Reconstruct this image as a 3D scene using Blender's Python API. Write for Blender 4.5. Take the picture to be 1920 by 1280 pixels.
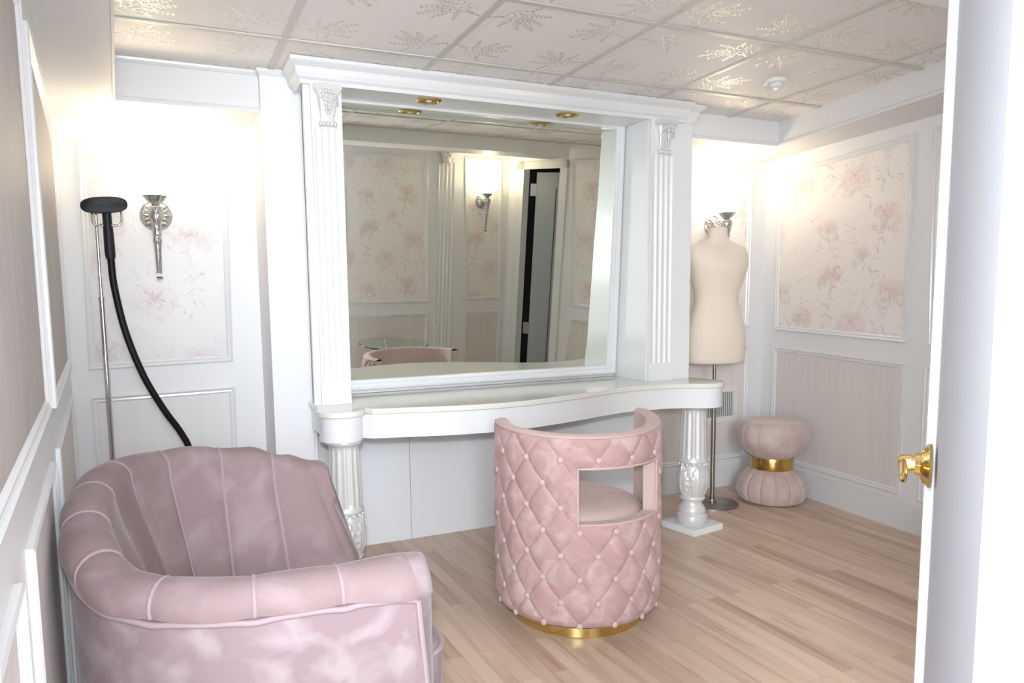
import bpy, bmesh, math, random
import numpy as np
from mathutils import Vector, Matrix
for o in list(bpy.data.objects): bpy.data.objects.remove(o)
S = bpy.context.scene
COL = S.collection
PI = math.pi
R_ = math.radians

# ------------------------------------------------------------------ camera
def cam_axes(pitch, roll, yaw):
    cy, sy, cp, sp, cr, sr = math.cos(yaw), math.sin(yaw), math.cos(pitch), math.sin(pitch), math.cos(roll), math.sin(roll)
    f = Vector((sy*cp, cy*cp, -sp)); r = Vector((cy, -sy, 0)); u = r.cross(f)
    return cr*r + sr*u, -sr*r + cr*u, f
FPX = 1321.0
cd = bpy.data.cameras.new('camera'); cam = bpy.data.objects.new('camera', cd); COL.objects.link(cam)
cr_, cu_, cf_ = cam_axes(R_(5.89), R_(-.96), R_(23.1))
CAM = Vector((.137, -2.77, 1.223))
cam.matrix_world = Matrix(((cr_.x, cu_.x, -cf_.x, CAM.x), (cr_.y, cu_.y, -cf_.y, CAM.y), (cr_.z, cu_.z, -cf_.z, CAM.z), (0, 0, 0, 1)))
cd.sensor_width = 36; cd.lens = FPX/1920*36
cd.shift_x = 88/1920; cd.shift_y = 60/1920
cd.clip_start = .02; cd.clip_end = 50
S.camera = cam

# ------------------------------------------------------------------ world, lights, exposure
S.view_settings.view_transform = 'Standard'; S.view_settings.look = 'None'
S.view_settings.exposure = 0.62; S.view_settings.gamma = 1.0; S.view_settings.use_curve_mapping = False
w = bpy.data.worlds.new('world'); S.world = w; w.use_nodes = True
w.node_tree.nodes['Background'].inputs[0].default_value = (.86, .93, 1.0, 1)
w.node_tree.nodes['Background'].inputs[1].default_value = 3.6
def area(name, loc, target, size, power, color, spread=None):
    l = bpy.data.lights.new(name, 'AREA'); l.shape = 'DISK'; l.size = size; l.energy = power; l.color = color
    o = bpy.data.objects.new(name, l); COL.objects.link(o); o.location = loc
    o.rotation_euler = (Vector(target)-Vector(loc)).to_track_quat('-Z', 'Y').to_euler()
    if spread: l.spread = spread
    return o
# the photographer's flash, just above the lens
fl = CAM + cu_*.13 - cr_*.02
area('camera_flash', fl, fl + cf_*2 + cr_*.2, .07, 8.5, (.92, .96, 1.0), spread=R_(100))
# unseen fill light added behind the camera to brighten the room
area('fill_light', (.05, -4.4, 1.8), (2.4, .2, 1.2), 1.0, 74, (.90, .95, 1.0))

# ------------------------------------------------------------------ helpers
def link(o, parent=None):
    COL.objects.link(o)
    if parent: o.parent = parent
    return o
def finish(me, smooth):
    if smooth:
        me.polygons.foreach_set('use_smooth', [True]*len(me.polygons))
        me.set_sharp_from_angle(angle=R_(smooth if smooth is not True else 40))
    me.update()
def obj(name, bm, mat, parent=None, smooth=True, bevel=0, label=None, kind=None):
    bmesh.ops.recalc_face_normals(bm, faces=bm.faces)
    me = bpy.data.meshes.new(name); bm.to_mesh(me); bm.free()
    finish(me, smooth)
    mats = mat if isinstance(mat, (list, tuple)) else [mat]
    for m_ in mats: me.materials.append(m_)
    o = link(bpy.data.objects.new(name, me), parent)
    if bevel:
        b = o.modifiers.new('bevel', 'BEVEL'); b.width = bevel; b.segments = 2; b.limit_method = 'ANGLE'; b.angle_limit = R_(40)
    if label: o['label'] = label
    if kind: o['kind'] = kind
    return o
def thing(name, label, cat, loc=(0, 0, 0), rz=0, group=None):
    o = bpy.data.objects.new(name, None); o.empty_display_size = .05; COL.objects.link(o)
    o.location = loc; o.rotation_euler = (0, 0, rz); o['label'] = label; o['category'] = cat
    if group: o['group'] = group
    return o
def tag(o, label, cat, group=None):
    o['label'] = label; o['category'] = cat
    if group: o['group'] = group
    return o
def box(bm, lo, hi, mi=0):
    x0, y0, z0 = lo; x1, y1, z1 = hi
    v = [bm.verts.new(p) for p in ((x0,y0,z0),(x1,y0,z0),(x1,y1,z0),(x0,y1,z0),(x0,y0,z1),(x1,y0,z1),(x1,y1,z1),(x0,y1,z1))]
    for f in ((3,2,1,0),(4,5,6,7),(0,1,5,4),(1,2,6,5),(2,3,7,6),(3,0,4,7)):
        bm.faces.new([v[i] for i in f]).material_index = mi
def boxo(name, lo, hi, mat, parent=None, bevel=0, **k):
    bm = bmesh.new(); box(bm, lo, hi); return obj(name, bm, mat, parent, smooth=False, bevel=bevel, **k)
def prism(bm, pts, z0, z1, mi=0):
    a = [bm.verts.new((p[0], p[1], z0)) for p in pts]; b = [bm.verts.new((p[0], p[1], z1)) for p in pts]
    n = len(pts)
    for i in range(n): bm.faces.new((a[i], a[(i+1)%n], b[(i+1)%n], b[i])).material_index = mi
    bm.faces.new(a[::-1]).material_index = mi; bm.faces.new(b).material_index = mi
def lathe(bm, prof, seg=48, c=(0, 0, 0), fn=None, cap=True, mi=0, mat4=None):
    rings = []
    for (r, z) in prof:
        ring = []
        for k in range(seg):
            a = 2*PI*k/seg
            rr = fn(r, z, a) if fn else r
            p = Vector((rr*math.cos(a), rr*math.sin(a), z))
            if mat4: p = mat4 @ p
            ring.append(bm.verts.new((c[0]+p.x, c[1]+p.y, c[2]+p.z)))
        rings.append(ring)
    for i in range(len(rings)-1):
        for k in range(seg):
            bm.faces.new((rings[i][k], rings[i][(k+1)%seg], rings[i+1][(k+1)%seg], rings[i+1][k])).material_index = mi
    if cap:
        bm.faces.new(rings[0][::-1]).material_index = mi; bm.faces.new(rings[-1]).material_index = mi
def tube(bm, pts, rad, seg=12, closed=False, cap=True, mi=0):
    pts = [Vector(p) for p in pts]; n = len(pts)
    rr = rad if isinstance(rad, (list, tuple)) else [rad]*n
    rings = []; up = None
    for i, p in enumerate(pts):
        t = (pts[(i+1)%n]-pts[i-1]) if closed else (pts[min(i+1, n-1)]-pts[max(i-1, 0)])
        t.normalize()
        if up is None:
            up = Vector((0, 0, 1)) if abs(t.z) < .9 else Vector((1, 0, 0))
        up = (up - t*up.dot(t)).normalized(); s = t.cross(up)
        rings.append([bm.verts.new(p + (up*math.cos(2*PI*k/seg) + s*math.sin(2*PI*k/seg))*rr[i]) for k in range(seg)])
    m = n if closed else n-1
    for i in range(m):
        A, B = rings[i], rings[(i+1) % n]
        for k in range(seg): bm.faces.new((A[k], A[(k+1)%seg], B[(k+1)%seg], B[k])).material_index = mi
    if cap and not closed:
        bm.faces.new(rings[0][::-1]).material_index = mi; bm.faces.new(rings[-1]).material_index = mi
def spline(ctrl, n=24):
    out = []; c = [Vector(p) for p in ctrl]; c = [2*c[0]-c[1]] + c + [2*c[-1]-c[-2]]
    for i in range(1, len(c)-2):
        for k in range(n):
            t = k/n
            out.append(.5*((2*c[i]) + (-c[i-1]+c[i+1])*t + (2*c[i-1]-5*c[i]+4*c[i+1]-c[i+2])*t*t + (-c[i-1]+3*c[i]-3*c[i+1]+c[i+2])*t**3))
    out.append(c[-2]); return out
def grid(bm, fn, nu, nv, cu=False, cv=False, mi=0, skip=None):
    V = [[bm.verts.new(fn(i/nu, j/nv)) for j in range(nv if cv else nv+1)] for i in range(nu if cu else nu+1)]
    for i in range(nu):
        for j in range(nv):
            if skip and skip((i+.5)/nu, (j+.5)/nv): continue
            bm.faces.new((V[i][j], V[(i+1) % len(V)][j], V[(i+1) % len(V)][(j+1) % len(V[0])], V[i][(j+1) % len(V[0])])).material_index = mi
    return V
def ell(bm, c, r, rot=None, seg=12, ring=8, mi=0):
    M_ = (rot or Matrix.Identity(3))
    for_ = lambda u, v: Vector(c) + M_ @ Vector((r[0]*math.sin(PI*v)*math.cos(2*PI*u), r[1]*math.sin(PI*v)*math.sin(2*PI*u), r[2]*math.cos(PI*v)))
    V = [[bm.verts.new(for_(i/seg, j/ring)) for j in range(1, ring)] for i in range(seg)]
    t = bm.verts.new(for_(0, 0)); b = bm.verts.new(for_(0, 1))
    for i in range(seg):
        for j in range(ring-2): bm.faces.new((V[i][j], V[(i+1)%seg][j], V[(i+1)%seg][j+1], V[i][j+1])).material_index = mi
        bm.faces.new((t, V[(i+1)%seg][0], V[i][0])).material_index = mi; bm.faces.new((b, V[i][-1], V[(i+1)%seg][-1])).material_index = mi
def rot_to(d):
    return Vector(d).normalized().to_track_quat('Z', 'Y').to_matrix()

# ------------------------------------------------------------------ materials
def mat(name, col, rough=.5, metal=0, spec=.5, coat=0, sheen=0, emit=None, es=0, noise=None, bump=None, sheen_tint=None):
    m = bpy.data.materials.new(name); m.use_nodes = True; nt = m.node_tree; b = nt.nodes['Principled BSDF']
    b.inputs['Base Color'].default_value = (*col, 1); b.inputs['Roughness'].default_value = rough
    b.inputs['Metallic'].default_value = metal; b.inputs['Specular IOR Level'].default_value = spec
    b.inputs['Coat Weight'].default_value = coat
    b.inputs['Sheen Weight'].default_value = sheen; b.inputs['Sheen Roughness'].default_value = .35
    if sheen_tint: b.inputs['Sheen Tint'].default_value = (*sheen_tint, 1)
    if emit: b.inputs['Emission Color'].default_value = (*emit, 1); b.inputs['Emission Strength'].default_value = es
    tc = nt.nodes.new('ShaderNodeTexCoord')
    if noise:    # (scale, colour2, contrast lo, hi, distortion)
        n = nt.nodes.new('ShaderNodeTexNoise'); n.inputs['Scale'].default_value = noise[0]; n.inputs['Detail'].default_value = 3
        n.inputs['Distortion'].default_value = noise[4]
        r = nt.nodes.new('ShaderNodeMapRange'); r.inputs[1].default_value = noise[2]; r.inputs[2].default_value = noise[3]
        mx = nt.nodes.new('ShaderNodeMix'); mx.data_type = 'RGBA'
        mx.inputs[6].default_value = (*col, 1); mx.inputs[7].default_value = (*noise[1], 1)
        nt.links.new(tc.outputs['Object'], n.inputs['Vector']); nt.links.new(n.outputs[0], r.inputs[0])
        nt.links.new(r.outputs[0], mx.inputs[0]); nt.links.new(mx.outputs[2], b.inputs['Base Color'])
    if bump:     # (scale, strength, distance)
        n = nt.nodes.new('ShaderNodeTexNoise'); n.inputs['Scale'].default_value = bump[0]; n.inputs['Detail'].default_value = 4
        bp = nt.nodes.new('ShaderNodeBump'); bp.inputs['Strength'].default_value = bump[1]; bp.inputs['Distance'].default_value = bump[2]
        nt.links.new(tc.outputs['Object'], n.inputs['Vector']); nt.links.new(n.outputs[0], bp.inputs['Height']); nt.links.new(bp.outputs[0], b.inputs['Normal'])
    return m
M = {}
M['white'] = mat('white_wall_paint', (.79, .795, .81), .42, spec=.4)
M['gloss'] = mat('white_cabinet_paint', (.76, .77, .785), .22, spec=.5)
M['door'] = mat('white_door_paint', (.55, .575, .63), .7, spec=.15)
M['matte'] = mat('white_board', (.78, .80, .83), .5, spec=.3)
M['counter'] = mat('counter_gloss', (.76, .75, .71), .12, spec=.5, noise=(2.5, (.73, .72, .67), .3, .7, 1))
M['pearl'] = mat('pearl_paint', (.72, .72, .71), .28, metal=.22, spec=.6, coat=.3)
M['brass'] = mat('polished_brass', (.80, .60, .25), .14, metal=1)
M['gold'] = mat('brushed_gold', (.62, .40, .13), .22, metal=1)
M['silver'] = mat('antique_silver', (.60, .60, .59), .26, metal=.85, noise=(90, (.38, .37, .36), .45, .65, 0))
M['chrome'] = mat('chrome', (.72, .72, .73), .15, metal=1)
M['nickel'] = mat('brushed_nickel', (.42, .39, .34), .25, metal=1)
M['nickel_d'] = mat('dark_nickel_plate', (.33, .30, .27), .3, metal=.9)
M['black'] = mat('black_plastic', (.010, .011, .015), .5, spec=.35)
M['rubber'] = mat('black_hose_rubber', (.003, .003, .004), .5, spec=.3)
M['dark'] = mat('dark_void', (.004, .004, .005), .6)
M['mirror'] = mat('mirror_glass', (.84, .87, .79), .0, metal=1)
M['shade'] = mat('frosted_glass_shade', (.95, .92, .85), .5, emit=(1.0, .88, .66), es=4)
M['linen'] = mat('cream_linen', (.77, .68, .58), .85, sheen=.2, bump=(400, .1, .002))
M['greydoor'] = mat('grey_door_paint', (.42, .45, .49), .5)
M['plastic'] = mat('white_plastic', (.78, .76, .71), .35)
M['plastic_lens'] = mat('grey_plastic_lens', (.66, .68, .70), .25)
M['glass_edge'] = mat('dark_glass_edge', (.01, .03, .02), .1)
M['slot_shadow'] = mat('vent_shadow', (.10, .11, .13), .6)  # near-black stands in for shade behind the louvres and in the door groove
M['vent'] = mat('vent_metal', (.70, .70, .69), .35, spec=.4)
M['soffit'] = mat('soffit_paint', (.76, .765, .775), .45)
M['velvet_m'] = mat('mauve_velvet', (.235, .170, .175), .9, sheen=.15, sheen_tint=(1, .94, .96), noise=(10, (.29, .22, .23), .48, .68, .5), bump=(9, .25, .01))
M['velvet_ml'] = mat('mauve_velvet_brushed', (.235, .172, .188), .9, sheen=.15, sheen_tint=(1, .96, .97), noise=(11.0, (.31, .255, .27), .46, .64, .5), bump=(9, .2, .008))
M['velvet_p'] = mat('pink_velvet', (.47, .305, .295), .9, sheen=.25, sheen_tint=(1, .93, .93), noise=(15, (.56, .405, .39), .46, .64, .5), bump=(12, .2, .006))
M['velvet_in'] = mat('pink_velvet_plain', (.57, .44, .41), .9, sheen=.2, noise=(6, (.64, .48, .45), .4, .65, 1))
M['velvet_b'] = mat('blush_velvet', (.52, .40, .36), .85, sheen=.5, sheen_tint=(1, .94, .92), noise=(7, (.60, .50, .47), .4, .65, 1.2))
M['pipe'] = mat('mauve_piping', (.31, .235, .255), .85, sheen=.15)
M['pipe_p'] = mat('pink_piping', (.60, .43, .41), .85, sheen=.2)

def glass():
    m = bpy.data.materials.new('table_glass'); m.use_nodes = True; b = m.node_tree.nodes['Principled BSDF']
    b.inputs['Base Color'].default_value = (.85, .95, .9, 1); b.inputs['Roughness'].default_value = 0.02
    b.inputs['Transmission Weight'].default_value = 1; b.inputs['IOR'].default_value = 1.45
    return m
M['glass'] = glass()

def wood_floor():
    m = bpy.data.materials.new('whitewashed_oak_strips'); m.use_nodes = True; nt = m.node_tree; b = nt.nodes['Principled BSDF']
    L = nt.links.new; N = nt.nodes.new
    geo = N('ShaderNodeNewGeometry'); sep = N('ShaderNodeSeparateXYZ'); L(geo.outputs['Position'], sep.inputs[0])
    com = N('ShaderNodeCombineXYZ'); L(sep.outputs[1], com.inputs[0]); L(sep.outputs[0], com.inputs[1])
    br = N('ShaderNodeTexBrick'); br.offset = .37; br.offset_frequency = 2; br.squash = 1
    br.inputs['Color1'].default_value = (0, 0, 0, 1); br.inputs['Color2'].default_value = (1, 1, 1, 1); br.inputs['Mortar'].default_value = (.5, .5, .5, 1)
    br.inputs['Scale'].default_value = 1; br.inputs['Mortar Size'].default_value = .0006; br.inputs['Mortar Smooth'].default_value = .1
    br.inputs['Brick Width'].default_value = .62; br.inputs['Row Height'].default_value = .057
    L(com.outputs[0], br.inputs['Vector'])
    # per-plank tone: white noise on row + brick colour
    ramp = N('ShaderNodeValToRGB'); e = ramp.color_ramp.elements
    e[0].position = 0; e[0].color = (.50, .36, .27, 1); e[1].position = 1; e[1].color = (.68, .53, .42, 1)
    x = ramp.color_ramp.elements.new(.25); x.color = (.60, .45, .35, 1)
    x = ramp.color_ramp.elements.new(.7); x.color = (.65, .50, .39, 1)
    L(br.outputs['Color'], ramp.inputs[0])
    mp = N('ShaderNodeMapping'); mp.inputs['Scale'].default_value = (22, 1.6, 1); L(geo.outputs['Position'], mp.inputs[0])
    # offset grain per plank
    add = N('ShaderNodeVectorMath'); add.operation = 'MULTIPLY_ADD'; add.inputs[1].default_value = (7, 7, 7); L(br.outputs['Color'], add.inputs[0]); L(mp.outputs[0], add.inputs[2])
    ns = N('ShaderNodeTexNoise'); ns.inputs['Scale'].default_value = 1.0; ns.inputs['Detail'].default_value = 5; ns.inputs['Distortion'].default_value = .6; L(add.outputs[0], ns.inputs['Vector'])
    mr = N('ShaderNodeMapRange'); mr.inputs[1].default_value = .5; mr.inputs[2].default_value = .78; L(ns.outputs[0], mr.inputs[0])
    mx = N('ShaderNodeMix'); mx.data_type = 'RGBA'; mx.blend_type = 'MULTIPLY'; mx.inputs[7].default_value = (.70, .62, .55, 1)
    L(mr.outputs[0], mx.inputs[0]); L(ramp.outputs[0], mx.inputs[6])
    # occasional dark streaks
    mp2 = N('ShaderNodeMapping'); mp2.inputs['Scale'].default_value = (30, 2.4, 1); mp2.inputs['Location'].default_value = (3, 9, 0); L(geo.outputs['Position'], mp2.inputs[0])
    n2 = N('ShaderNodeTexNoise'); n2.inputs['Scale'].default_value = .8; n2.inputs['Detail'].default_value = 2; L(mp2.outputs[0], n2.inputs['Vector'])
    mr2 = N('ShaderNodeMapRange'); mr2.inputs[1].default_value = .66; mr2.inputs[2].default_value = .76; mr2.inputs[4].default_value = .6; L(n2.outputs[0], mr2.inputs[0])
    mx2 = N('ShaderNodeMix'); mx2.data_type = 'RGBA'; mx2.inputs[7].default_value = (.27, .17, .13, 1)
    L(mr2.outputs[0], mx2.inputs[0]); L(mx.outputs[2], mx2.inputs[6])
    mx3 = N('ShaderNodeMix'); mx3.data_type = 'RGBA'; mx3.inputs[7].default_value = (.36, .24, .17, 1); L(br.outputs['Fac'], mx3.inputs[0]); L(mx2.outputs[2], mx3.inputs[6])
    L(mx3.outputs[2], b.inputs['Base Color']); b.inputs['Roughness'].default_value = .33; b.inputs['Specular IOR Level'].default_value = .35
    return m
M['floor'] = wood_floor()

def mask_mat(name, base, c1, c2, c3, rough, rough1=None, metal1=0, bump=.0, streak=None):
    """colour comes from the pattern masks stored on the mesh (r, g, b)"""
    m = bpy.data.materials.new(name); m.use_nodes = True; nt = m.node_tree; b = nt.nodes['Principled BSDF']
    L = nt.links.new; N = nt.nodes.new
    at = N('ShaderNodeAttribute'); at.attribute_name = 'pattern'; sp = N('ShaderNodeSeparateColor'); L(at.outputs['Color'], sp.inputs[0])
    prev = None
    for k, c in enumerate((c3, c2, c1)):
        mx = N('ShaderNodeMix'); mx.data_type = 'RGBA'; mx.inputs[7].default_value = (*c, 1)
        if prev is None: mx.inputs[6].default_value = (*base, 1)
        else: L(prev, mx.inputs[6])
        L(sp.outputs[2-k], mx.inputs[0]); prev = mx.outputs[2]
    if streak:
        geo = N('ShaderNodeNewGeometry'); mp = N('ShaderNodeMapping'); mp.inputs['Scale'].default_value = (28, 28, 1.2); L(geo.outputs['Position'], mp.inputs[0])
        ns = N('ShaderNodeTexNoise'); ns.inputs['Scale'].default_value = 1; ns.inputs['Detail'].default_value = 3; L(mp.outputs[0], ns.inputs['Vector'])
        mr = N('ShaderNodeMapRange'); mr.inputs[1].default_value = .4; mr.inputs[2].default_value = .75; mr.inputs[4].default_value = .5; L(ns.outputs[0], mr.inputs[0])
        mx = N('ShaderNodeMix'); mx.data_type = 'RGBA'; mx.inputs[7].default_value = (*streak, 1); L(mr.outputs[0], mx.inputs[0]); L(prev, mx.inputs[6]); prev = mx.outputs[2]
    L(prev, b.inputs['Base Color']); b.inputs['Roughness'].default_value = rough
    if rough1 is not None:
        mr = N('ShaderNodeMapRange'); mr.inputs[3].default_value = rough; mr.inputs[4].default_value = rough1; L(sp.outputs[0], mr.inputs[0]); L(mr.outputs[0], b.inputs['Roughness'])
        mt = N('ShaderNodeMapRange'); mt.inputs[4].default_value = metal1; L(sp.outputs[0], mt.inputs[0]); L(mt.outputs[0], b.inputs['Metallic'])
    if bump:
        bp = N('ShaderNodeBump'); bp.inputs['Strength'].default_value = bump; bp.inputs['Distance'].default_value = .003
        L(sp.outputs[0], bp.inputs['Height']); L(bp.outputs[0], b.inputs['Normal'])
    return m
M['paper'] = mask_mat('pink_floral_wallpaper', (.84, .80, .775), (.68, .40, .41), (.48, .37, .38), (.64, .56, .57), .5)
M['paper_l'] = mask_mat('pearl_floral_wallpaper', (.70, .685, .695), (.60, .45, .49), (.55, .49, .55), (.60, .56, .60), .38, bump=.6)
M['paper_w'] = mask_mat('darkened_floral_wallpaper', (.46, .42, .40), (.42, .31, .30), (.34, .29, .27), (.40, .36, .35), .55, streak=(.54, .49, .45))  # streaked grey-brown, darkened further to offset strong light near the camera
M['wains'] = mask_mat('striated_wainscot_paper', (.74, .70, .685), (.6, .5, .5), (.6, .5, .5), (.6, .5, .5), .5, streak=(.66, .605, .585))
M['wains_l'] = mask_mat('pale_wainscot_paper', (.76, .75, .755), (.6, .5, .5), (.6, .5, .5), (.6, .5, .5), .5, streak=(.71, .69, .69))
M['tile'] = mask_mat('damask_ceiling_tile', (.83, .805, .795), (.74, .70, .64), (.62, .60, .57), (.6, .6, .6), .55, rough1=.22, metal1=.30, bump=.4)
M['tbar'] = mat('ceiling_grid_metal', (.60, .59, .54), .4, metal=.1)

# ------------------------------------------------------------------ pattern rasters (numpy, no image files)
rng = random.Random(5)
def stamp(A, ch, x, y, ax, ay, ang, v, soft=1.0):
    n = A.shape[0]; r = int(max(ax, ay)+3)
    xs = np.arange(int(x)-r, int(x)+r+1); ys = np.arange(int(y)-r, int(y)+r+1)
    X, Y = np.meshgrid(xs-x, ys-y); c, s = math.cos(ang), math.sin(ang)
    u = (X*c+Y*s)/ax; v_ = (-X*s+Y*c)/ay; d = np.sqrt(u*u+v_*v_)
    m = np.clip((1-d)*max(min(ax, ay), 1)/soft, 0, 1)*v
    iy, ix = np.ix_(ys % n, xs % n)
    A[iy, ix, ch] = np.maximum(A[iy, ix, ch], m) if v < .99 else np.clip(A[iy, ix, ch]+m, 0, 1)
def curve(A, ch, pts, w0, w1, v):
    P = spline([(p[0], p[1], 0) for p in pts], 14); n = len(P)
    for i, p in enumerate(P): stamp(A, ch, p.x, p.y, max(.6, w0+(w1-w0)*i/n), max(.6, w0+(w1-w0)*i/n), 0, v, .8)
def leaf(A, x, y, ang, l, wd, ch=1, v=.5):
    stamp(A, ch, x+math.cos(ang)*l/2, y+math.sin(ang)*l/2, l/2, wd, ang, v, 1.2)
def paper_raster():
    n = 440; A = np.zeros((n, n, 3))
    fl_ = [(90, 80, 34, 1), (300, 60, 30, .8), (200, 200, 40, 1), (395, 215, 32, .9), (70, 300, 38, .9), (290, 350, 36, 1), (170, 410, 26, .6)]
    for (x, y, r, v) in fl_:
        for k in range(9): stamp(A, 2, x+rng.uniform(-r, r)*1.2, y-rng.uniform(.1, 1.3)*r, rng.uniform(10, 24), rng.uniform(8, 16), rng.uniform(0, PI), rng.uniform(.25, .5), 6)
        for k in range(46):
            a = rng.uniform(0, 2*PI); q = rng.uniform(.15, 1.0)
            stamp(A, 0, x+math.cos(a)*r*q*1.25, y+math.sin(a)*r*q*.75, rng.uniform(6, 14)*(1.2-.5*q), rng.uniform(1.6, 4.0), a+rng.uniform(-.3, .3), v*rng.uniform(.25, .7)*(1.25-q*.6), 2)
        for k in range(22):
            a = rng.uniform(0, 2*PI); q = rng.uniform(0, .55)
            stamp(A, 0, x+math.cos(a)*r*q, y+math.sin(a)*r*q*.7, rng.uniform(2.5, 6), 1.3, a, v*rng.uniform(.5, .95), 1)
        stamp(A, 0, x, y, r*1.5, r*.95, 0, .2*v, 12)
        # stem and leaves
        a0 = -PI/2+rng.uniform(-.9, .9); px, py = x, y-r*.3; pts = [(px, py)]
        for k in range(5):
            a0 += rng.uniform(-.5, .5); px += math.cos(a0)*30; py += math.sin(a0)*30; pts.append((px, py))
            for sd in (-1, 1):
                if rng.random() < .8: leaf(A, px, py, a0+sd*rng.uniform(.5, 1.1), rng.uniform(16, 34), rng.uniform(2, 4.5), 1, rng.uniform(.25, .55))
        curve(A, 1, pts, 1.6, .9, .5)
    for k in range(44):   # loose twigs
        x, y, a = rng.uniform(0, n), rng.uniform(0, n), rng.uniform(0, 2*PI); pts = [(x, y)]
        for j in range(3):
            a += rng.uniform(-.5, .5); x += math.cos(a)*15; y += math.sin(a)*15; pts.append((x, y))
            leaf(A, x, y, a+rng.choice((-1, 1))*rng.uniform(.4, 1), rng.uniform(10, 22), rng.uniform(1.5, 3.2), rng.choice((1, 1, 0)), rng.uniform(.25, .5))
        curve(A, 1, pts, 1.1, .7, .42)
    for k in range(24): stamp(A, 1, rng.uniform(0, n), rng.uniform(0, n), 2, 2, 0, .4, 1)
    return A
def damask_raster():
    n = 305; A = np.zeros((n, n, 3))      # 2 mm per sample, one 0.61 m tile
    def motif(cx, cy, d, sc):
        def P(u, v): c, s = math.cos(d), math.sin(d); return (cx+(u*c-v*s)*sc, cy+(u*s+v*c)*sc)
        def frond(u, v, a, L_, bend, nl=5):
            pts = []; m = nl*2
            for i in range(m+1):
                t = i/m; pts.append((u+math.cos(a+t*bend)*L_*t, v+math.sin(a+t*bend)*L_*t))
            curve(A, 0, [P(*p) for p in pts], 1.7, 1.0, 1.0)
            for i in range(2, m+1, 2):
                f = 1.15-.55*i/m
                for sd in (-1, 1):
                    aa = a+bend*1.5*i/m+sd*.72; p = pts[i-1]; l = L_*.27*f
                    for q, dq in ((0, 0), (.30, .45), (-.30, .35)):      # three-lobed leaflet
                        e = l*(1 if q == 0 else .62)
                        x0, y0 = P(p[0]+math.cos(aa)*l*dq*.9+math.cos(aa+q)*e*.5, p[1]+math.sin(aa)*l*dq*.9+math.sin(aa+q)*e*.5)
                        stamp(A, 0, x0, y0, e*sc*.55, 1.55, d+aa+q*1.6, 1.0, 1)
            x0, y0 = P(*pts[-1]); stamp(A, 0, x0, y0, 5, 1.9, d+a+bend, 1.0, 1)
        frond(14, 0, 0, 62, 0, 6)
        for sd in (-1, 1):
            frond(6, sd*8, sd*.50, 54, -sd*.15); frond(-4, sd*16, sd*1.02, 50, -sd*.05); frond(-20, sd*24, sd*1.62, 36, sd*.25, 4)
            vol = lambda x, y, r0, k, t1, w_: curve(A, 0, [P(x+math.cos(t)*(r0+t*k), sd*(y+math.sin(t)*(r0+t*k))) for t in np.linspace(0, t1, 16)], w_, w_+.3, 1.0)
            vol(-22, 17, 2.0, 1.9, 7.4, 1.3); vol(2, 10, 1.4, 1.25, 6.6, 1.1)
            curve(A, 0, [P(-34, 0), P(-28, sd*6), P(-12, sd*5), P(4, sd*3), P(16, 0)], 1.2, 1.2, 1.0)
            for q in range(5): stamp(A, 0, *P(-36-q*1.0, sd*(4+q*7)), 5.5, 1.5, d+sd*(.9+q*.25)+PI, 1.0, 1)
    c0, c1 = 64, n-64
    for cx, cy, d in ((c0, c0, PI/4), (c1, c0, 3*PI/4), (c1, c1, -3*PI/4), (c0, c1, -PI/4)): motif(cx, cy, d, .86)
    e = 22
    for t in np.linspace(e+34, n-e-34, 420):
        for q in ((t, e), (t, n-e), (e, t), (n-e, t)): stamp(A, 0, q[0], q[1], 1.1, 1.1, 0, .8, .8)
    for cx, cy, a0 in ((e+34, e+34, PI), (n-e-34, e+34, -PI/2), (n-e-34, n-e-34, 0), (e+34, n-e-34, PI/2)):
        for t in np.linspace(0, PI/2, 60): stamp(A, 0, cx+34*math.cos(a0+t), cy+34*math.sin(a0+t), 1.1, 1.1, 0, .8, .8)
    return A
PAPER = paper_raster(); DAM = damask_raster()
def sample(A, x, y):
    n = A.shape[0]
    x0 = np.floor(x).astype(int); y0 = np.floor(y).astype(int); fx = (x-x0)[:, None]; fy = (y-y0)[:, None]
    g = lambda i, j: A[j % n, i % n]
    return (g(x0, y0)*(1-fx)+g(x0+1, y0)*fx)*(1-fy)+(g(x0, y0+1)*(1-fx)+g(x0+1, y0+1)*fx)*fy
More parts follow.
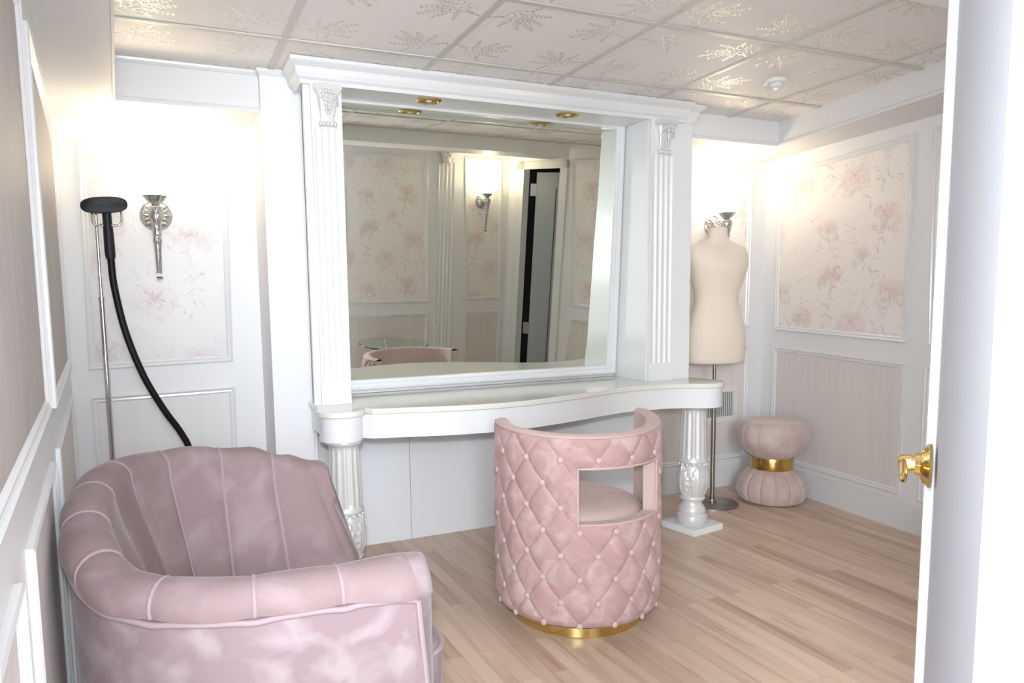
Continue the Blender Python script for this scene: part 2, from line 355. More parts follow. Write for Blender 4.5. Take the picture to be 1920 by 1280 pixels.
def pattern_quad(name, q, mt, parent, raster=None, res=.0035, period=.60, off=(0, 0), mirror=False, kind=None):
    """a rectangular sheet between 4 corners (BL, BR, TR, TL) carrying a pattern attribute"""
    q = np.array([list(p) for p in q], float)
    wd = np.linalg.norm(q[1]-q[0]); ht = np.linalg.norm(q[3]-q[0])
    nu = max(2, int(wd/res)); nv = max(2, int(ht/res))
    if raster is None: nu = nv = 2
    U, V = np.meshgrid(np.linspace(0, 1, nu+1), np.linspace(0, 1, nv+1))
    U = U.ravel()[:, None]; V = V.ravel()[:, None]
    P = (1-U)*(1-V)*q[0]+U*(1-V)*q[1]+U*V*q[2]+(1-U)*V*q[3]
    i, j = np.meshgrid(np.arange(nu), np.arange(nv)); b = (j*(nu+1)+i).ravel()
    F = np.stack([b, b+1, b+nu+2, b+nu+1], 1)
    me = bpy.data.meshes.new(name); me.vertices.add(len(P)); me.vertices.foreach_set('co', P.ravel())
    me.loops.add(F.size); me.loops.foreach_set('vertex_index', F.ravel().astype(np.int32))
    me.polygons.add(len(F)); me.polygons.foreach_set('loop_start', (np.arange(len(F))*4).astype(np.int32))
    me.update(calc_edges=True)
    at = me.attributes.new('pattern', 'FLOAT_COLOR', 'POINT')
    C = np.zeros((len(P), 4)); C[:, 3] = 1
    if raster is not None:
        n = raster.shape[0]; k = n/period
        C[:, :3] = sample(raster, (U[:, 0]*wd+off[0])*k, (V[:, 0]*ht+off[1])*k)
    at.data.foreach_set('color', C.ravel())
    me.materials.append(mt)
    o = link(bpy.data.objects.new(name, me), parent)
    if kind: o['kind'] = kind
    return o

# ------------------------------------------------------------------ panelled walls
def inset(q, nrm, d):
    """move the edges of quad q (BL,BR,TR,TL) inward by d in its plane"""
    q = [Vector(p) for p in q]; n = Vector(nrm).normalized(); c = sum(q, Vector())/4; out = []
    for i in range(4):
        a, b, e = q[i-1], q[i], q[(i+1) % 4]
        t1 = (b-a).normalized(); t2 = (e-b).normalized()
        n1 = n.cross(t1).normalized(); n2 = n.cross(t2).normalized()
        if n1.dot(c-b) < 0: n1 = -n1
        if n2.dot(c-b) < 0: n2 = -n2
        s = n1+n2; out.append(b + s*(d/(1+n1.dot(n2))))
    return out
MOULD = ((0, .000), (0, .010), (.006, .013), (.011, .009), (.015, .007), (.022, .008), (.026, .004), (.030, .001))
def molding(name, q, nrm, parent, prof=MOULD, mt=None):
    n = Vector(nrm).normalized(); bm = bmesh.new(); rings = []
    for d, h in prof: rings.append([bm.verts.new(p+n*h) for p in inset(q, nrm, d)])
    for a, b in zip(rings, rings[1:]):
        for k in range(4): bm.faces.new((a[k], a[(k+1)%4], b[(k+1)%4], b[k]))
    return obj(name, bm, mt or M['gloss'], parent, smooth=False)
def panel(q, nrm, parent, kind='upper', mt=None, res=.0035, off=(0, 0)):
    n = Vector(nrm).normalized()
    molding('panel_molding', q, nrm, parent)
    qi = [p+n*.0015 for p in inset(q, nrm, .029)]
    if kind == 'upper': pattern_quad('wallpaper_panel', qi, mt or M['paper'], parent, PAPER, res, .82, off)
    else: pattern_quad('wainscot_panel', qi, mt or M['wains'], parent)
class Wall:
    def __init__(s, name, o, ang, length, z1=2.2, thick=.06):
        """vertical wall through o running along ang (deg from +y, clockwise), inner normal to the left of travel reversed by sign"""
        s.o = Vector((o[0], o[1], 0)); s.d = Vector((math.sin(R_(ang)), math.cos(R_(ang)), 0)); s.name = name; s.len = length
    def p(s, t, z): return s.o + s.d*t + Vector((0, 0, z))
def wall_slab(name, a, b, nrm, z1=2.2, z0=0, th=.06, mt=None):
    a, b, n = Vector((*a, 0)), Vector((*b, 0)), Vector(nrm).normalized()
    bm = bmesh.new(); prism(bm, [a, b, b-n*th, a-n*th], z0, z1)
    return obj(name, bm, mt or M['white'], smooth=False, kind='structure')

ZC = 2.204
# floor, ceiling
boxo('floor', (-1.2, -4.2, -.05), (4.3, 1.0, 0), M['floor'], kind='structure')
boxo('ceiling_slab', (-1.2, -4.2, ZC+.012), (4.3, 1.0, ZC+.06), M['soffit'], kind='structure').name = 'ceiling'
ceil = bpy.data.objects['ceiling']
def ceiling_tiles():
    x0, x1, y0, y1 = -.61, 4.27, -3.05, .76
    for xa, xb, ya, yb, res in ((0, 3.66, -1.22, .488, .0027), (-.61, 0, -1.22, .488, .02), (3.66, 4.27, -1.22, .488, .02), (-.61, 4.27, .488, .76, .02), (-.61, 4.27, -3.05, -1.22, .012)):
        q = [(xa, ya, ZC), (xb, ya, ZC), (xb, yb, ZC), (xa, yb, ZC)]
        pattern_quad('tile_sheet', q, M['tile'], ceil, DAM, res, .61, (xa % .61, ya % .61))
    bm = bmesh.new()
    for i in range(-1, 8):
        x = .61*i; box(bm, (x-.012, y0, ZC-.005), (x+.012, y1, ZC-.0005)) if x < x1 else None
    for j in range(-5, 2):
        y = .61*j; box(bm, (x0, y-.012, ZC-.006), (x1, y+.012, ZC-.001)) if y < y1 else None
    obj('ceiling_grid', bm, M['tbar'], ceil, smooth=False)
ceiling_tiles()

YB = .70
# back wall
wb = wall_slab('wall_back', (-.30, YB), (3.80, YB), (0, -1, 0), z1=ZC)
N_ = (0, -1, 0)
panel([(-.165, YB, .19), (.43, YB, .19), (.435, YB, .84), (-.172, YB, .83)], N_, wb, 'lower', M['wains_l'])
panel([(-.172, YB, .948), (.432, YB, .958), (.448, YB, 1.938), (-.156, YB, 1.917)], N_, wb, 'upper', M['paper_l'], .003, (.13, .1))
panel([(2.80, YB, .17), (3.615, YB, .18), (3.611, YB, .903), (2.80, YB, .90)], N_, wb, 'lower')
panel([(2.80, YB, 1.01), (3.607, YB, 1.024), (3.612, YB, 1.973), (2.80, YB, 1.955)], N_, wb, 'upper', None, .0035, (.3, .2))
bb = boxo('baseboard_back', (-.26, YB-.012, 0), (.56, YB, .14), M['gloss'], kind='structure')
bb = boxo('baseboard_back_right', (2.72, YB-.012, 0), (3.725, YB, .14), M['gloss'], kind='structure')

# right wall, running from the far corner towards the camera, leaning in by 6 degrees
AR = 6.0
dR = Vector((math.sin(R_(AR)), math.cos(R_(AR)), 0)); nR = Vector((-dR.y, dR.x, 0)); oR = Vector((3.733, .71, 0))
def RW(s, z): return oR + dR*s + Vector((0, 0, z))
wr = wall_slab('wall_right', RW(.05, 0)[:2], RW(-1.42, 0)[:2], nR, z1=ZC)
panel([RW(-1.075, .182), RW(-.12, .178), RW(-.122, .902), RW(-1.072, .865)], nR, wr, 'lower')
panel([RW(-1.072, .972), RW(-.127, 1.007), RW(-.118, 1.976), RW(-1.066, 2.011)], nR, wr, 'upper', None, .0026, (.05, .32))
panel([RW(-1.36, .17), RW(-1.18, .176), RW(-1.182, .862), RW(-1.36, .85)], nR, wr, 'lower')
panel([RW(-1.36, .95), RW(-1.195, .964), RW(-1.168, 2.015), RW(-1.36, 2.02)], nR, wr, 'upper', None, .0035, (.2, .0))
bm = bmesh.new(); prism(bm, [RW(0, 0), RW(-1.38, 0), RW(-1.38, 0)+nR*.012, RW(0, 0)+nR*.012], 0, .15)
obj('baseboard_right', bm, M['gloss'], smooth=False, kind='structure')

# left wall
AL = -4.3
dL = Vector((math.sin(R_(AL)), math.cos(R_(AL)), 0)); nL = Vector((dL.y, -dL.x, 0)); oL = Vector((-.2428, .70, 0))
def LW(y, z): return oL + dL*((y-.70)/dL.y) + Vector((0, 0, z))
wl = wall_slab('wall_left', LW(.75, 0)[:2], LW(-2.28, 0)[:2], nL, z1=ZC)
for ya, yb, offs in ((-.70, .50, (0, 0)), (-1.56, -.90, (.2, .1)), (-2.2, -1.72, (.1, .3))):
    panel([LW(ya, .17), LW(yb, .17), LW(yb, .865), LW(ya, .86)], nL, wl, 'lower')
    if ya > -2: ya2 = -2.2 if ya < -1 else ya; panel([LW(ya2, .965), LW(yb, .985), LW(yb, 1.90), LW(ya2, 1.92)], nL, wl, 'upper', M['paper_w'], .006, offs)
bm = bmesh.new(); prism(bm, [LW(.70, 0), LW(-2.28, 0), LW(-2.28, 0)+nL*.012, LW(.70, 0)+nL*.012], 0, .14)
obj('baseboard_left', bm, M['gloss'], smooth=False, kind='structure')

# rear walls (seen in the mirror)
YR = -2.45
wq = wall_slab('wall_rear', (3.20, YR), (1.50, YR), (0, 1, 0), z1=ZC)
NR_ = (0, 1, 0)
panel([(2.415, YR, .17), (1.62, YR, .17), (1.62, YR, .725), (2.415, YR, .73)], NR_, wq, 'lower')
panel([(2.42, YR, .835), (1.62, YR, .83), (1.62, YR, 2.12), (2.38, YR, 2.13)], NR_, wq, 'upper', None, .005)
panel([(3.17, YR, .17), (2.795, YR, .17), (2.79, YR, .736), (3.17, YR, .74)], NR_, wq, 'lower')
panel([(3.16, YR, .855), (2.795, YR, .848), (2.735, YR, 2.14), (3.11, YR, 2.145)], NR_, wq, 'upper', None, .005, (.3, .1))
A_ = Vector((3.20, YR, 0)); B_ = Vector((3.588, -.66, 0)); dB = (B_-A_).normalized(); nB = Vector((-dB.y, dB.x, 0)); LB = (B_-A_).length
def BW(s, z): return A_ + dB*s + Vector((0, 0, z))
bm = bmesh.new()
prism(bm, [BW(0, 0), BW(.217, 0), BW(.217, 0)-nB*.06, BW(0, 0)-nB*.06], 0, ZC)
prism(bm, [BW(.71, 0), BW(LB, 0), BW(LB, 0)-nB*.06, BW(.71, 0)-nB*.06], 0, ZC)
prism(bm, [BW(.217, 0), BW(.71, 0), BW(.71, 0)-nB*.06, BW(.217, 0)-nB*.06], 2.06, ZC)
wd_ = obj('wall_rear_right', bm, M['white'], smooth=False, kind='structure')
panel([BW(.90, .17), BW(LB-.15, .17), BW(LB-.15, .79), BW(.95, .79)], nB, wd_, 'lower')
panel([BW(.94, .90), BW(LB-.15, .92), BW(LB-.15, 2.10), BW(.84, 2.12)], nB, wd_, 'upper', None, .006)
wall_slab('wall_light_block', (1.50, -2.45), (1.50, -4.3), (-1, 0, 0), z1=ZC)  # unseen wall added to keep light from behind off the left wall
# door casing around the rear opening, walls coloured black for the unlit corridor and its grey door leaf
bm = bmesh.new()
for s0, s1, z0, z1 in ((.120, .225, 0, 2.12), (.703, .79, 0, 2.12), (.120, .79, 2.055, 2.12)):
    prism(bm, [BW(s0, 0)+nB*.016, BW(s1, 0)+nB*.016, BW(s1, 0), BW(s0, 0)], z0, z1)
obj('trim_1', bm, M['gloss'], smooth=False, kind='structure')
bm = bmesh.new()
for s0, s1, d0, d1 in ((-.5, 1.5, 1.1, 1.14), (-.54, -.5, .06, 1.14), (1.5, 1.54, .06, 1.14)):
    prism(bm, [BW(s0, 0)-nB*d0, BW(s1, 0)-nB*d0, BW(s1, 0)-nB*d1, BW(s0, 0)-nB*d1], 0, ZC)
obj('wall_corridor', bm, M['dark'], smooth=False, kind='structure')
dr = thing('door_2', 'grey panelled door leaf standing ajar in the dark opening, seen in the mirror', 'door'); del dr['category']; del dr['label']; dr['kind'] = 'structure'
H0 = BW(.235, 0)-nB*.065; dd = (dB*.88 - nB*.47).normalized(); dn = Vector((-dd.y, dd.x, 0))
H0 = H0 + dd*.055
bm = bmesh.new(); prism(bm, [H0, H0+dd*.68, H0+dd*.68-dn*.04, H0-dn*.04], .01, 2.035)
obj('door_leaf', bm, M['greydoor'], dr, smooth=False)
bm = bmesh.new(); prism(bm, [H0+dd*.19+dn*.004, H0+dd*.198+dn*.004, H0+dd*.198-dn*.001, H0+dd*.19-dn*.001], .2, 1.9)
obj('panel_groove', bm, M['slot_shadow'], dr, smooth=False)
bm = bmesh.new()
for zc in (1.88, .6): prism(bm, [H0-dd*.055+dn*.002, H0+dd*.004+dn*.002, H0+dd*.004-dn*.003, H0-dd*.055-dn*.003], zc-.055, zc+.055)
obj('hinge', bm, M['chrome'], dr, smooth=False)

# soffits
def soff(name, pts, z0, drop=.02):
    bm = bmesh.new(); prism(bm, pts, z0, ZC); o = obj(name, bm, M['soffit'], smooth=False, kind='structure'); return o
ZL, ZR = 2.037, 2.072
soff('trim_2', [(-.32, .72), (-.32, -2.3), (.145, -2.3), (.004, .42), (.575, .42), (.575, .72)], ZL)
# soffit crown and nosing along its faces
def strip(name, path, prof, mt=M['gloss'], parent=None, closed=False, kind='structure'):
    """sweep a (outward, z) profile along a plan path; outward is right of travel"""
    bm = bmesh.new(); P = [Vector((p[0], p[1], 0)) for p in path]; n = len(P); rows = []
    for i in range(n):
        if closed: a, b = P[i]-P[i-1], P[(i+1) % n]-P[i]
        else: a = P[i]-P[i-1] if i else P[1]-P[0]; b = P[i+1]-P[i] if i < n-1 else P[i]-P[i-1]
        a.normalize(); b.normalize(); na = Vector((a.y, -a.x, 0)); nb = Vector((b.y, -b.x, 0)); m_ = (na+nb)/(1+na.dot(nb))
        rows.append([bm.verts.new(P[i]+m_*d+Vector((0, 0, z))) for d, z in prof])
    for i in range(n if closed else n-1):
        A, B = rows[i], rows[(i+1) % n]
        for k in range(len(prof)): bm.faces.new((A[k], A[(k+1) % len(prof)], B[(k+1) % len(prof)], B[k]))
    if not closed: bm.faces.new(rows[0]); bm.faces.new(rows[-1][::-1])
    return obj(name, bm, mt, parent, smooth=False, kind=kind)
crown = [(0, ZC), (.012, ZC), (.010, ZC-.008), (.004, ZC-.018), (0, ZC-.02)]
nose = lambda z: [(0, z+.018), (.006, z+.014), (.009, z+.004), (.009, z-.004), (0, z-.004)]
pl = [(.145, -2.3), (.004, .42), (.575, .42)]
strip('trim_3', pl, crown); strip('trim_4', pl, nose(ZL))
sr0 = Vector((3.424, .32, 0)); aS = R_(9.7); sr1 = sr0 - Vector((math.sin(aS), math.cos(aS), 0))*1.3
soff('trim_5', [(2.70, .32), (2.70, .72), (3.80, .72), (3.80, -1.1), (sr1.x, sr1.y), (sr0.x, sr0.y)], ZR)
strip('trim_6', [(2.70, .32), (sr0.x, sr0.y), (sr1.x, sr1.y)], nose(ZR))

soff('trim_11', [(.9, -1.25), (2.72, -1.25), (2.72, -1.32), (3.15, -1.32), (3.15, -1.6), (.9, -1.6)], 2.105)
# square box column between left alcove and the dressing table
bx = boxo('trim_7', (.565, .375, 0), (.735, .72, ZC-.001), M['white'], kind='structure')
strip('trim_8', [(.565, .70), (.565, .375), (.735, .375)], [(0, ZC-.001), (.014, ZC-.001), (.010, ZC-.012), (.003, ZC-.024), (0, ZC-.026)])

# ------------------------------------------------------------------ the near doorway: open door, jamb and casings
far = Vector((1.2545, -2.050, 0)); near = Vector((.674, -2.461, 0)); dD = (far-near).normalized(); nD = Vector((-dD.y, dD.x, 0))
d1 = thing('door_1', 'x', 'x'); del d1['category']; del d1['label']; d1['kind'] = 'structure'
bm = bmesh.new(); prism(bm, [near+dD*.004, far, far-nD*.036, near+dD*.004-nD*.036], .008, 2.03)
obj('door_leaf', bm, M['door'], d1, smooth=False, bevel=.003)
bm = bmesh.new(); prism(bm, [far-dD*.022+nD*.013, far-dD*.001+nD*.013, far-dD*.001, far-dD*.022], .008, 2.03)
obj('edge_bead', bm, M['gloss'], d1, smooth=False, bevel=.002)
def handle(side):
    n = nD*side; base = far - dD*.062 + Vector((0, 0, .962)) + (nD*.006 if side > 0 else -nD*.036)
    q = rot_to(n).to_4x4()
    bm = bmesh.new()
    lathe(bm, [(.0, .0), (.033, 0), (.034, .004), (.029, .008), (.026, .012), (.019, .015), (.017, .022), (.0125, .022), (.0125, .032), (.0, .032)], 28, base, fn=lambda r, z, a: r*(1+.04*math.sin(a*16)) if r > .025 else r, cap=False, mat4=q)
    rs = obj('rosette', bm, M['brass'], hn)
    bm = bmesh.new(); P0 = base+n*.037
    def lev(u, v):
        t = -.016+.092*u; e = max(.03, 1-abs(2*u-1)**6)**.5; a = 2*PI*v
        wv = .0058*e; hv = (.0125-.0045*min(1, max(0, u)*1.6)+.002*max(0, u-.8)*5)*e
        return P0 + n*(wv*math.cos(a)+.006*u*0) - dD*t + Vector((0, 0, hv*math.sin(a)-.012*max(0, u-.1)**1.3))
    grid(bm, lev, 26, 20, cv=True); obj('lever', bm, M['brass'], hn)
    bm = bmesh.new(); lathe(bm, [(0, -.012), (.0135, -.012), (.0140, .004), (.012, .007), (0, .007)], 28, P0, cap=False, mat4=q); obj('lever_hub', bm, M['brass'], hn)
hn = thing('door_handle', 'x', 'x'); del hn['category']; del hn['label']; hn.parent = d1
handle(1)
# right jamb and casing, left casing (overexposed by the flash)
dCam = (near - Vector((CAM.x, CAM.y, 0)))
jr = Vector((dCam.y, -dCam.x, 0)).normalized()
bm = bmesh.new(); prism(bm, [near+jr*.004, near+jr*.20, near+jr*.20-dCam.normalized()*.10, near+jr*.022-dCam.normalized()*.10], 0, ZC)
obj('trim_9', bm, M['white'], smooth=False, kind='structure')
lj = Vector((.0605, -2.34, 0))
bm = bmesh.new(); prism(bm, [(-.16, -2.28), (.034, -2.28), (.0475, -2.36), (.0475, -2.38), (-.16, -2.38)], 0, ZC)
obj('trim_10', bm, M['white'], smooth=False, kind='structure')

# ------------------------------------------------------------------ dressing table
V = thing('dressing_table', 'long white built-in dressing table with fluted pilasters, large framed mirror and carved column legs', 'dressing table', (1.7, .3, 0))
V_off = Vector((-1.7, -.3, 0))
def shift(o):
    o.location = o.location + V_off; return o
class _P: pass
def vobj(name, bm, mt, **k): return shift(obj(name, bm, mt, V, **k))
def vbox(name, lo, hi, mt, bevel=0, **k): return shift(boxo(name, lo, hi, mt, V, bevel, **k))
CT = .79
# worktop outline
def arc(cx, cy, r, a0, a1, n=14): return [(cx+r*math.cos(R_(a0+(a1-a0)*i/n)), cy+r*math.sin(R_(a0+(a1-a0)*i/n))) for i in range(n+1)]
front = [p.to_tuple()[:2] for p in spline([(.905, .0, 0), (1.04, -.035, 0), (1.28, -.095, 0), (1.54, -.105, 0), (1.86, -.035, 0), (2.18, .055, 0), (2.42, .055, 0), (2.545, .02, 0)], 8)]
def outline(d):
    L1 = arc(.785, .055, .100-d, 150, 355); R1 = arc(2.672, .075, .118-d, 215, 390)
    pts = [(.715+d, .38), (.715+d, .19)] + L1 + [(x, y+d) for x, y in front] + R1[2:] + [(2.775-d*0, .22), (2.745, .26), (2.745, .5), (.715+d, .5)]
    return pts
bm = bmesh.new(); prism(bm, outline(0), CT-.024, CT); vobj('worktop', bm, M['counter'], bevel=.004, smooth=30)
bm = bmesh.new(); pts = outline(.012); prism(bm, pts, .665, CT-.0245); vobj('apron', bm, M['gloss'], smooth=30)
# carcass posts and canopy
bm = bmesh.new(); prism(bm, [(2.43, .215), (2.714, .215), (2.714, .66), (2.438, .66), (2.438, .50)], CT+.0005, 2.117); vobj('side_post', bm, M['gloss'], smooth=False)
bm = bmesh.new(); box(bm, (.713, .215, CT+.0005), (.872, .235, 2.118)); box(bm, (.737, .235, CT+.0005), (.872, .66, 2.117)); vobj('side_post', bm, M['gloss'], smooth=False)
bm = bmesh.new(); box(bm, (.707, .205, 2.114), (2.72, .240, ZC-.002)); box(bm, (.707, .240, 2.118), (2.72, .66, ZC-.002)); vobj('canopy', bm, M['gloss'], smooth=False)
prof = [(0, 2.110), (.006, 2.110), (.008, 2.125), (.018, 2.133), (.026, 2.150), (.030, 2.170), (.046, 2.182), (.052, 2.188), (.052, 2.2025), (0, 2.2025)]
shift(strip('cornice', [(.707, .37), (.707, .205), (2.64, .205), (2.64, .25), (2.72, .25), (2.72, .4)][0:3]+[(2.72, .205), (2.72, .315)], [(-d, z) for d, z in prof][::-1], M['gloss'], V, kind=None)) if False else None
def cornice():
    path = [(.707, .37), (.707, .205), (2.66, .205), (2.66, .235), (2.72, .235), (2.72, .315)]
    o = strip('cornice', path[::-1], prof, M['gloss'], V, kind=None)
    # outward is right of travel when walking right-to-left along the front is the rear; flip
    return o
def strip2(name, path, prof, mt, parent):
    bm = bmesh.new(); P = [Vector((p[0], p[1], 0)) for p in path]; n = len(P); rows = []
    for i in range(n):
        a = P[i]-P[i-1] if i else P[1]-P[0]; b = P[i+1]-P[i] if i < n-1 else P[i]-P[i-1]
        a.normalize(); b.normalize(); na = Vector((a.y, -a.x, 0)); nb = Vector((b.y, -b.x, 0)); m_ = (na+nb)/max(.3, 1+na.dot(nb))
        rows.append([bm.verts.new(P[i]+m_*d+Vector((0, 0, z))) for d, z in prof])
    for i in range(n-1):
        for k in range(len(prof)): bm.faces.new((rows[i][k], rows[i][(k+1) % len(prof)], rows[i+1][(k+1) % len(prof)], rows[i+1][k]))
    bm.faces.new(rows[0]); bm.faces.new(rows[-1][::-1])
    return obj(name, bm, mt, parent, smooth=False)
shift(strip2('cornice', [(.707, .37), (.707, .205), (2.645, .205), (2.66, .235), (2.72, .235), (2.72, .315)], prof, M['gloss'], V))
# mirror and its frame (the glass leans forward a little)
MT, MB_ = .414, .497
zt, zb = 2.106, .86
mx0, mx1 = .90, 2.388
mxt = 2.384
bm = bmesh.new()
v = [bm.verts.new(p) for p in ((mx0-.03, MB_, zb-.01), (mx1+.01, MB_, zb-.01), (mxt+.01, MT, zt+.01), (mx0-.03, MT, zt+.01), (mx0-.03, MB_+.01, zb-.01), (mx1+.01, MB_+.01, zb-.01), (mxt+.01, MT+.01, zt+.01), (mx0-.03, MT+.01, zt+.01))]
for f in ((0, 1, 2, 3), (4, 5, 6, 7), (0, 1, 5, 4), (1, 2, 6, 5), (2, 3, 7, 6), (3, 0, 4, 7)): bm.faces.new([v[i] for i in f])
vobj('mirror', bm, M['mirror'], smooth=False)
nm_ = Vector((0, -1, -(MB_-MT)/(zt-zb))).normalized()
q = [(.873, MB_-.001, zb-.05), (mx1+.046, MB_-.001, zb-.05), (mxt+.046, MT-.001, zt+.05), (.873, MT-.001, zt+.05)]
q = [(q[0][0], q[0][1]+.002, q[0][2]), (q[1][0], q[1][1]+.002, q[1][2]), q[2], q[3]]
o = molding('mirror_frame', q, nm_, V, prof=((0, 0), (0, .016), (.008, .020), (.016, .012), (.024, .010), (.034, .014), (.046, .010), (.048, -.002))); shift(o)
vbox('back_board', (.73, .515, CT), (2.60, .535, 2.117), M['gloss'])
# pilasters
def pilaster(x0, x1):
    g = 4; w_ = x1-x0; pts = []; y = .200
    n = 44
    for i in range(n+1):
        t = i/n; u = (t-.06)/.88; d = 0
        if 0 < u < 1:
            k = (u*g) % 1; d = .007*max(0, math.sin(PI*min(1, max(0, (k-.12)/.76))))**.6
        pts.append((x0+w_*t, y+d))
    pts += [(x1, .214), (x0, .214)]
    bm = bmesh.new(); prism(bm, pts, .885, 1.938); box(bm, (x0-.002, .196, CT+.0005), (x1+.002, .214, .885)); box(bm, (x0-.002, .199, 1.938), (x1+.002, .214, 2.11))
    return vobj('pilaster', bm, M['gloss'], smooth=60)
def corbel(cx, y, zt_, w_, h, parent, mt):
    bm = bmesh.new()
    box(bm, (cx-w_*.56, y-.040, zt_-.022), (cx+w_*.56, y, zt_)); box(bm, (cx-w_*.50, y-.034, zt_-.032), (cx+w_*.50, y, zt_-.022))
    n = 22
    def f(u, v_):
        z = zt_-.032-(h-.032)*v_; ww = w_*(.46-.17*min(1, v_*1.25)**.8); dep = .030*(1-v_)**1.2+.008+.004*math.sin(v_*PI)
        a = (u-.5)*2; return Vector((cx+a*ww, y-dep*(1-.25*a*a*a*a)-(.0015 if abs(abs(a)-.85) < .12 else 0), z))
    grid(bm, f, 12, n)
    def sd(s):
        def g(u, v_):
            p = f(0 if s < 0 else 1, v_); return Vector((p.x, y+(p.y-y)*u, p.z))
        return g
    grid(bm, sd(-1), 3, n); grid(bm, sd(1), 3, n)
    # acanthus leaf: central rib, side leaflets, volutes
    k_ = w_/.095
    def sy(v_): return f(.5, v_).y
    def RY(a): return Matrix.Rotation(a, 3, 'Y')
    for k in range(5):
        v_ = .16+.12*k; L_ = (.0170, .0180, .0160, .0125, .009)[k]*k_
        for s in (-1, 1):
            a = (1.25, 1.0, .78, .58, .4)[k]
            ell(bm, (cx+s*(.005*k_+L_*.62*math.sin(a)), sy(v_)-.0035, zt_-.032-(h-.032)*v_+L_*.25*math.cos(a)), (.0044*k_, .0062, L_), RY(s*(PI-a) if False else s*a), 10, 8)
            ell(bm, (cx+s*(.007*k_+L_*1.25*math.sin(a)), sy(v_)-.0045, zt_-.032-(h-.032)*v_+L_*.8*math.cos(a)), (.0036*k_, .0060, .0050*k_), None, 8, 6)
    ell(bm, (cx, sy(.35)-.006, zt_-h*.44), (.0042*k_, .0075, h*.27), None, 10, 10)
    ell(bm, (cx, sy(.7)-.005, zt_-h*.74), (.007*k_, .006, .008), None, 10, 8)
    for s in (-1, 1):
        sp_ = [(cx+s*(.024*k_+math.cos(t)*(.0022+t*.0014)*k_), sy(.12)-.007, zt_-.050+math.sin(t)*(.0022+t*.0014)*k_) for t in np.linspace(0, 7.5, 26)]
        tube(bm, sp_, .0026*k_, 8)
        ell(bm, (cx+s*.024*k_, sy(.12)-.007, zt_-.050), (.0045, .005, .0045), None, 10, 8)
        ell(bm, (cx+s*.036*k_, sy(.2)-.002, zt_-.075), (.004, .006, .012), None, 8, 6)
    for k in range(5): ell(bm, (cx+(k-2)*.011*k_, sy(0)-.006, zt_-.034-.002*abs(k-2)), (.0062*k_, .007, .0075), None, 10, 8)
    # bottom scroll with beads
    for k in range(5):
        xx = cx+(k-2)*w_*.15; r = (.0105, .008, .0095, .008, .0105)[k]
        ell(bm, (xx, y-.012, zt_-h-.004), (w_*.085, r, r+.002), None, 12, 8)
    return obj('corbel', bm, mt, parent, smooth=50)
pa = pilaster(.742, .866); pb = pilaster(2.440, 2.588)
corbel(.806, .2, 2.108, .100, .150, pa, M['pearl']); corbel(2.518, .2, 2.108, .105, .150, pb, M['pearl'])
# knee-hole back board with its seam
bm = bmesh.new(); box(bm, (.70, .612, 0), (1.262, .63, .78)); box(bm, (1.2645, .612, 0), (2.72, .63, .78)); vobj('modesty_panel', bm, M['matte'], smooth=False)
vbox('side_board', (.737, .38, 0), (.75, .61, .68), M['matte'])
# column legs
def column(cx, cy):
    L_ = []
    bm = bmesh.new()
    def flute(r, z, a):
        if .385 < z < .635: 
            e = min(1, (z-.385)/.012, (.635-z)/.012); k = (a/(2*PI)*14) % 1
            return r-.0050*e*max(0, math.sin(PI*min(1, max(0, (k-.18)/.64))))**.5
        return r
    zs = [(.0, .664), (.072, .664), (.076, .658), (.074, .650), (.067, .645), (.063, .640)]
    zz = np.linspace(.638, .382, 34)
    prof_ = zs+[(.0615+.0085*(.638-z)/.256, z) for z in zz]+[(.074, .376), (.076, .366), (.071, .358), (.066, .352)]
    lathe(bm, prof_, 112, (cx, cy, 0), fn=flute, cap=False)
    for k in range(14):
        a = 2*PI*k/14; ell(bm, (cx+.070*math.cos(a), cy+.070*math.sin(a), .352), (.009, .009, .008), None, 8, 6)
    c = vobj('column_leg', bm, M['pearl'], smooth=50)
    bm = bmesh.new()
    def bulb(r, z, a):
        t = (z-.175)/.175; k = (a/(2*PI)*5) % 1; u = (k-.5)*2       # acanthus leaf on each fifth
        w_ = .82*math.sin(PI*min(1, max(0, .08+t*.95)))**.6*(1+.16*math.sin(t*34))
        d = 0
        if abs(u) < w_:
            d = .0075*(1-abs(u)/w_*.35) - .0028*(.5+.5*math.cos(u*22-t*9*(1 if u > 0 else -1))) + .003*max(0, 1-abs(u)*7)
        return r+d
    pr_ = []
    for t in np.linspace(1, 0, 44):
        z = .175+.175*t; r = .050+.026*math.sin(PI*(.10+.86*(1-t)))**.9
        pr_.append((r, z))
    lathe(bm, [(.0, .351)]+pr_+[(0, .174)], 150, (cx, cy, 0), fn=lambda r, z, a: bulb(r, z, a) if r > .01 else r, cap=False)
    b = obj('carved_bulb', bm, M['pearl'], c, smooth=60)
    bm = bmesh.new()
    lathe(bm, [(0, .180), (.062, .180), (.067, .170), (.062, .160), (.052, .156), (.050, .146), (.054, .136), (.066, .118), (.071, .105), (.069, .094), (.066, .090), (.078, .080), (.081, .062), (.078, .048), (.070, .038), (.068, .034), (0, .034)], 56, (cx, cy, 0), cap=False)
    obj('column_base', bm, M['pearl'], c)
    bm = bmesh.new(); a = R_(9); h = .112
    prism(bm, [(cx+x*math.cos(a)-y*math.sin(a), cy+x*math.sin(a)+y*math.cos(a)) for x, y in ((-h, -h), (h, -h), (h, h), (-h, h))], 0, .034)
    obj('plinth', bm, M['gloss'], c, bevel=.003, smooth=False)
column(.795, .060); column(2.668, .120)

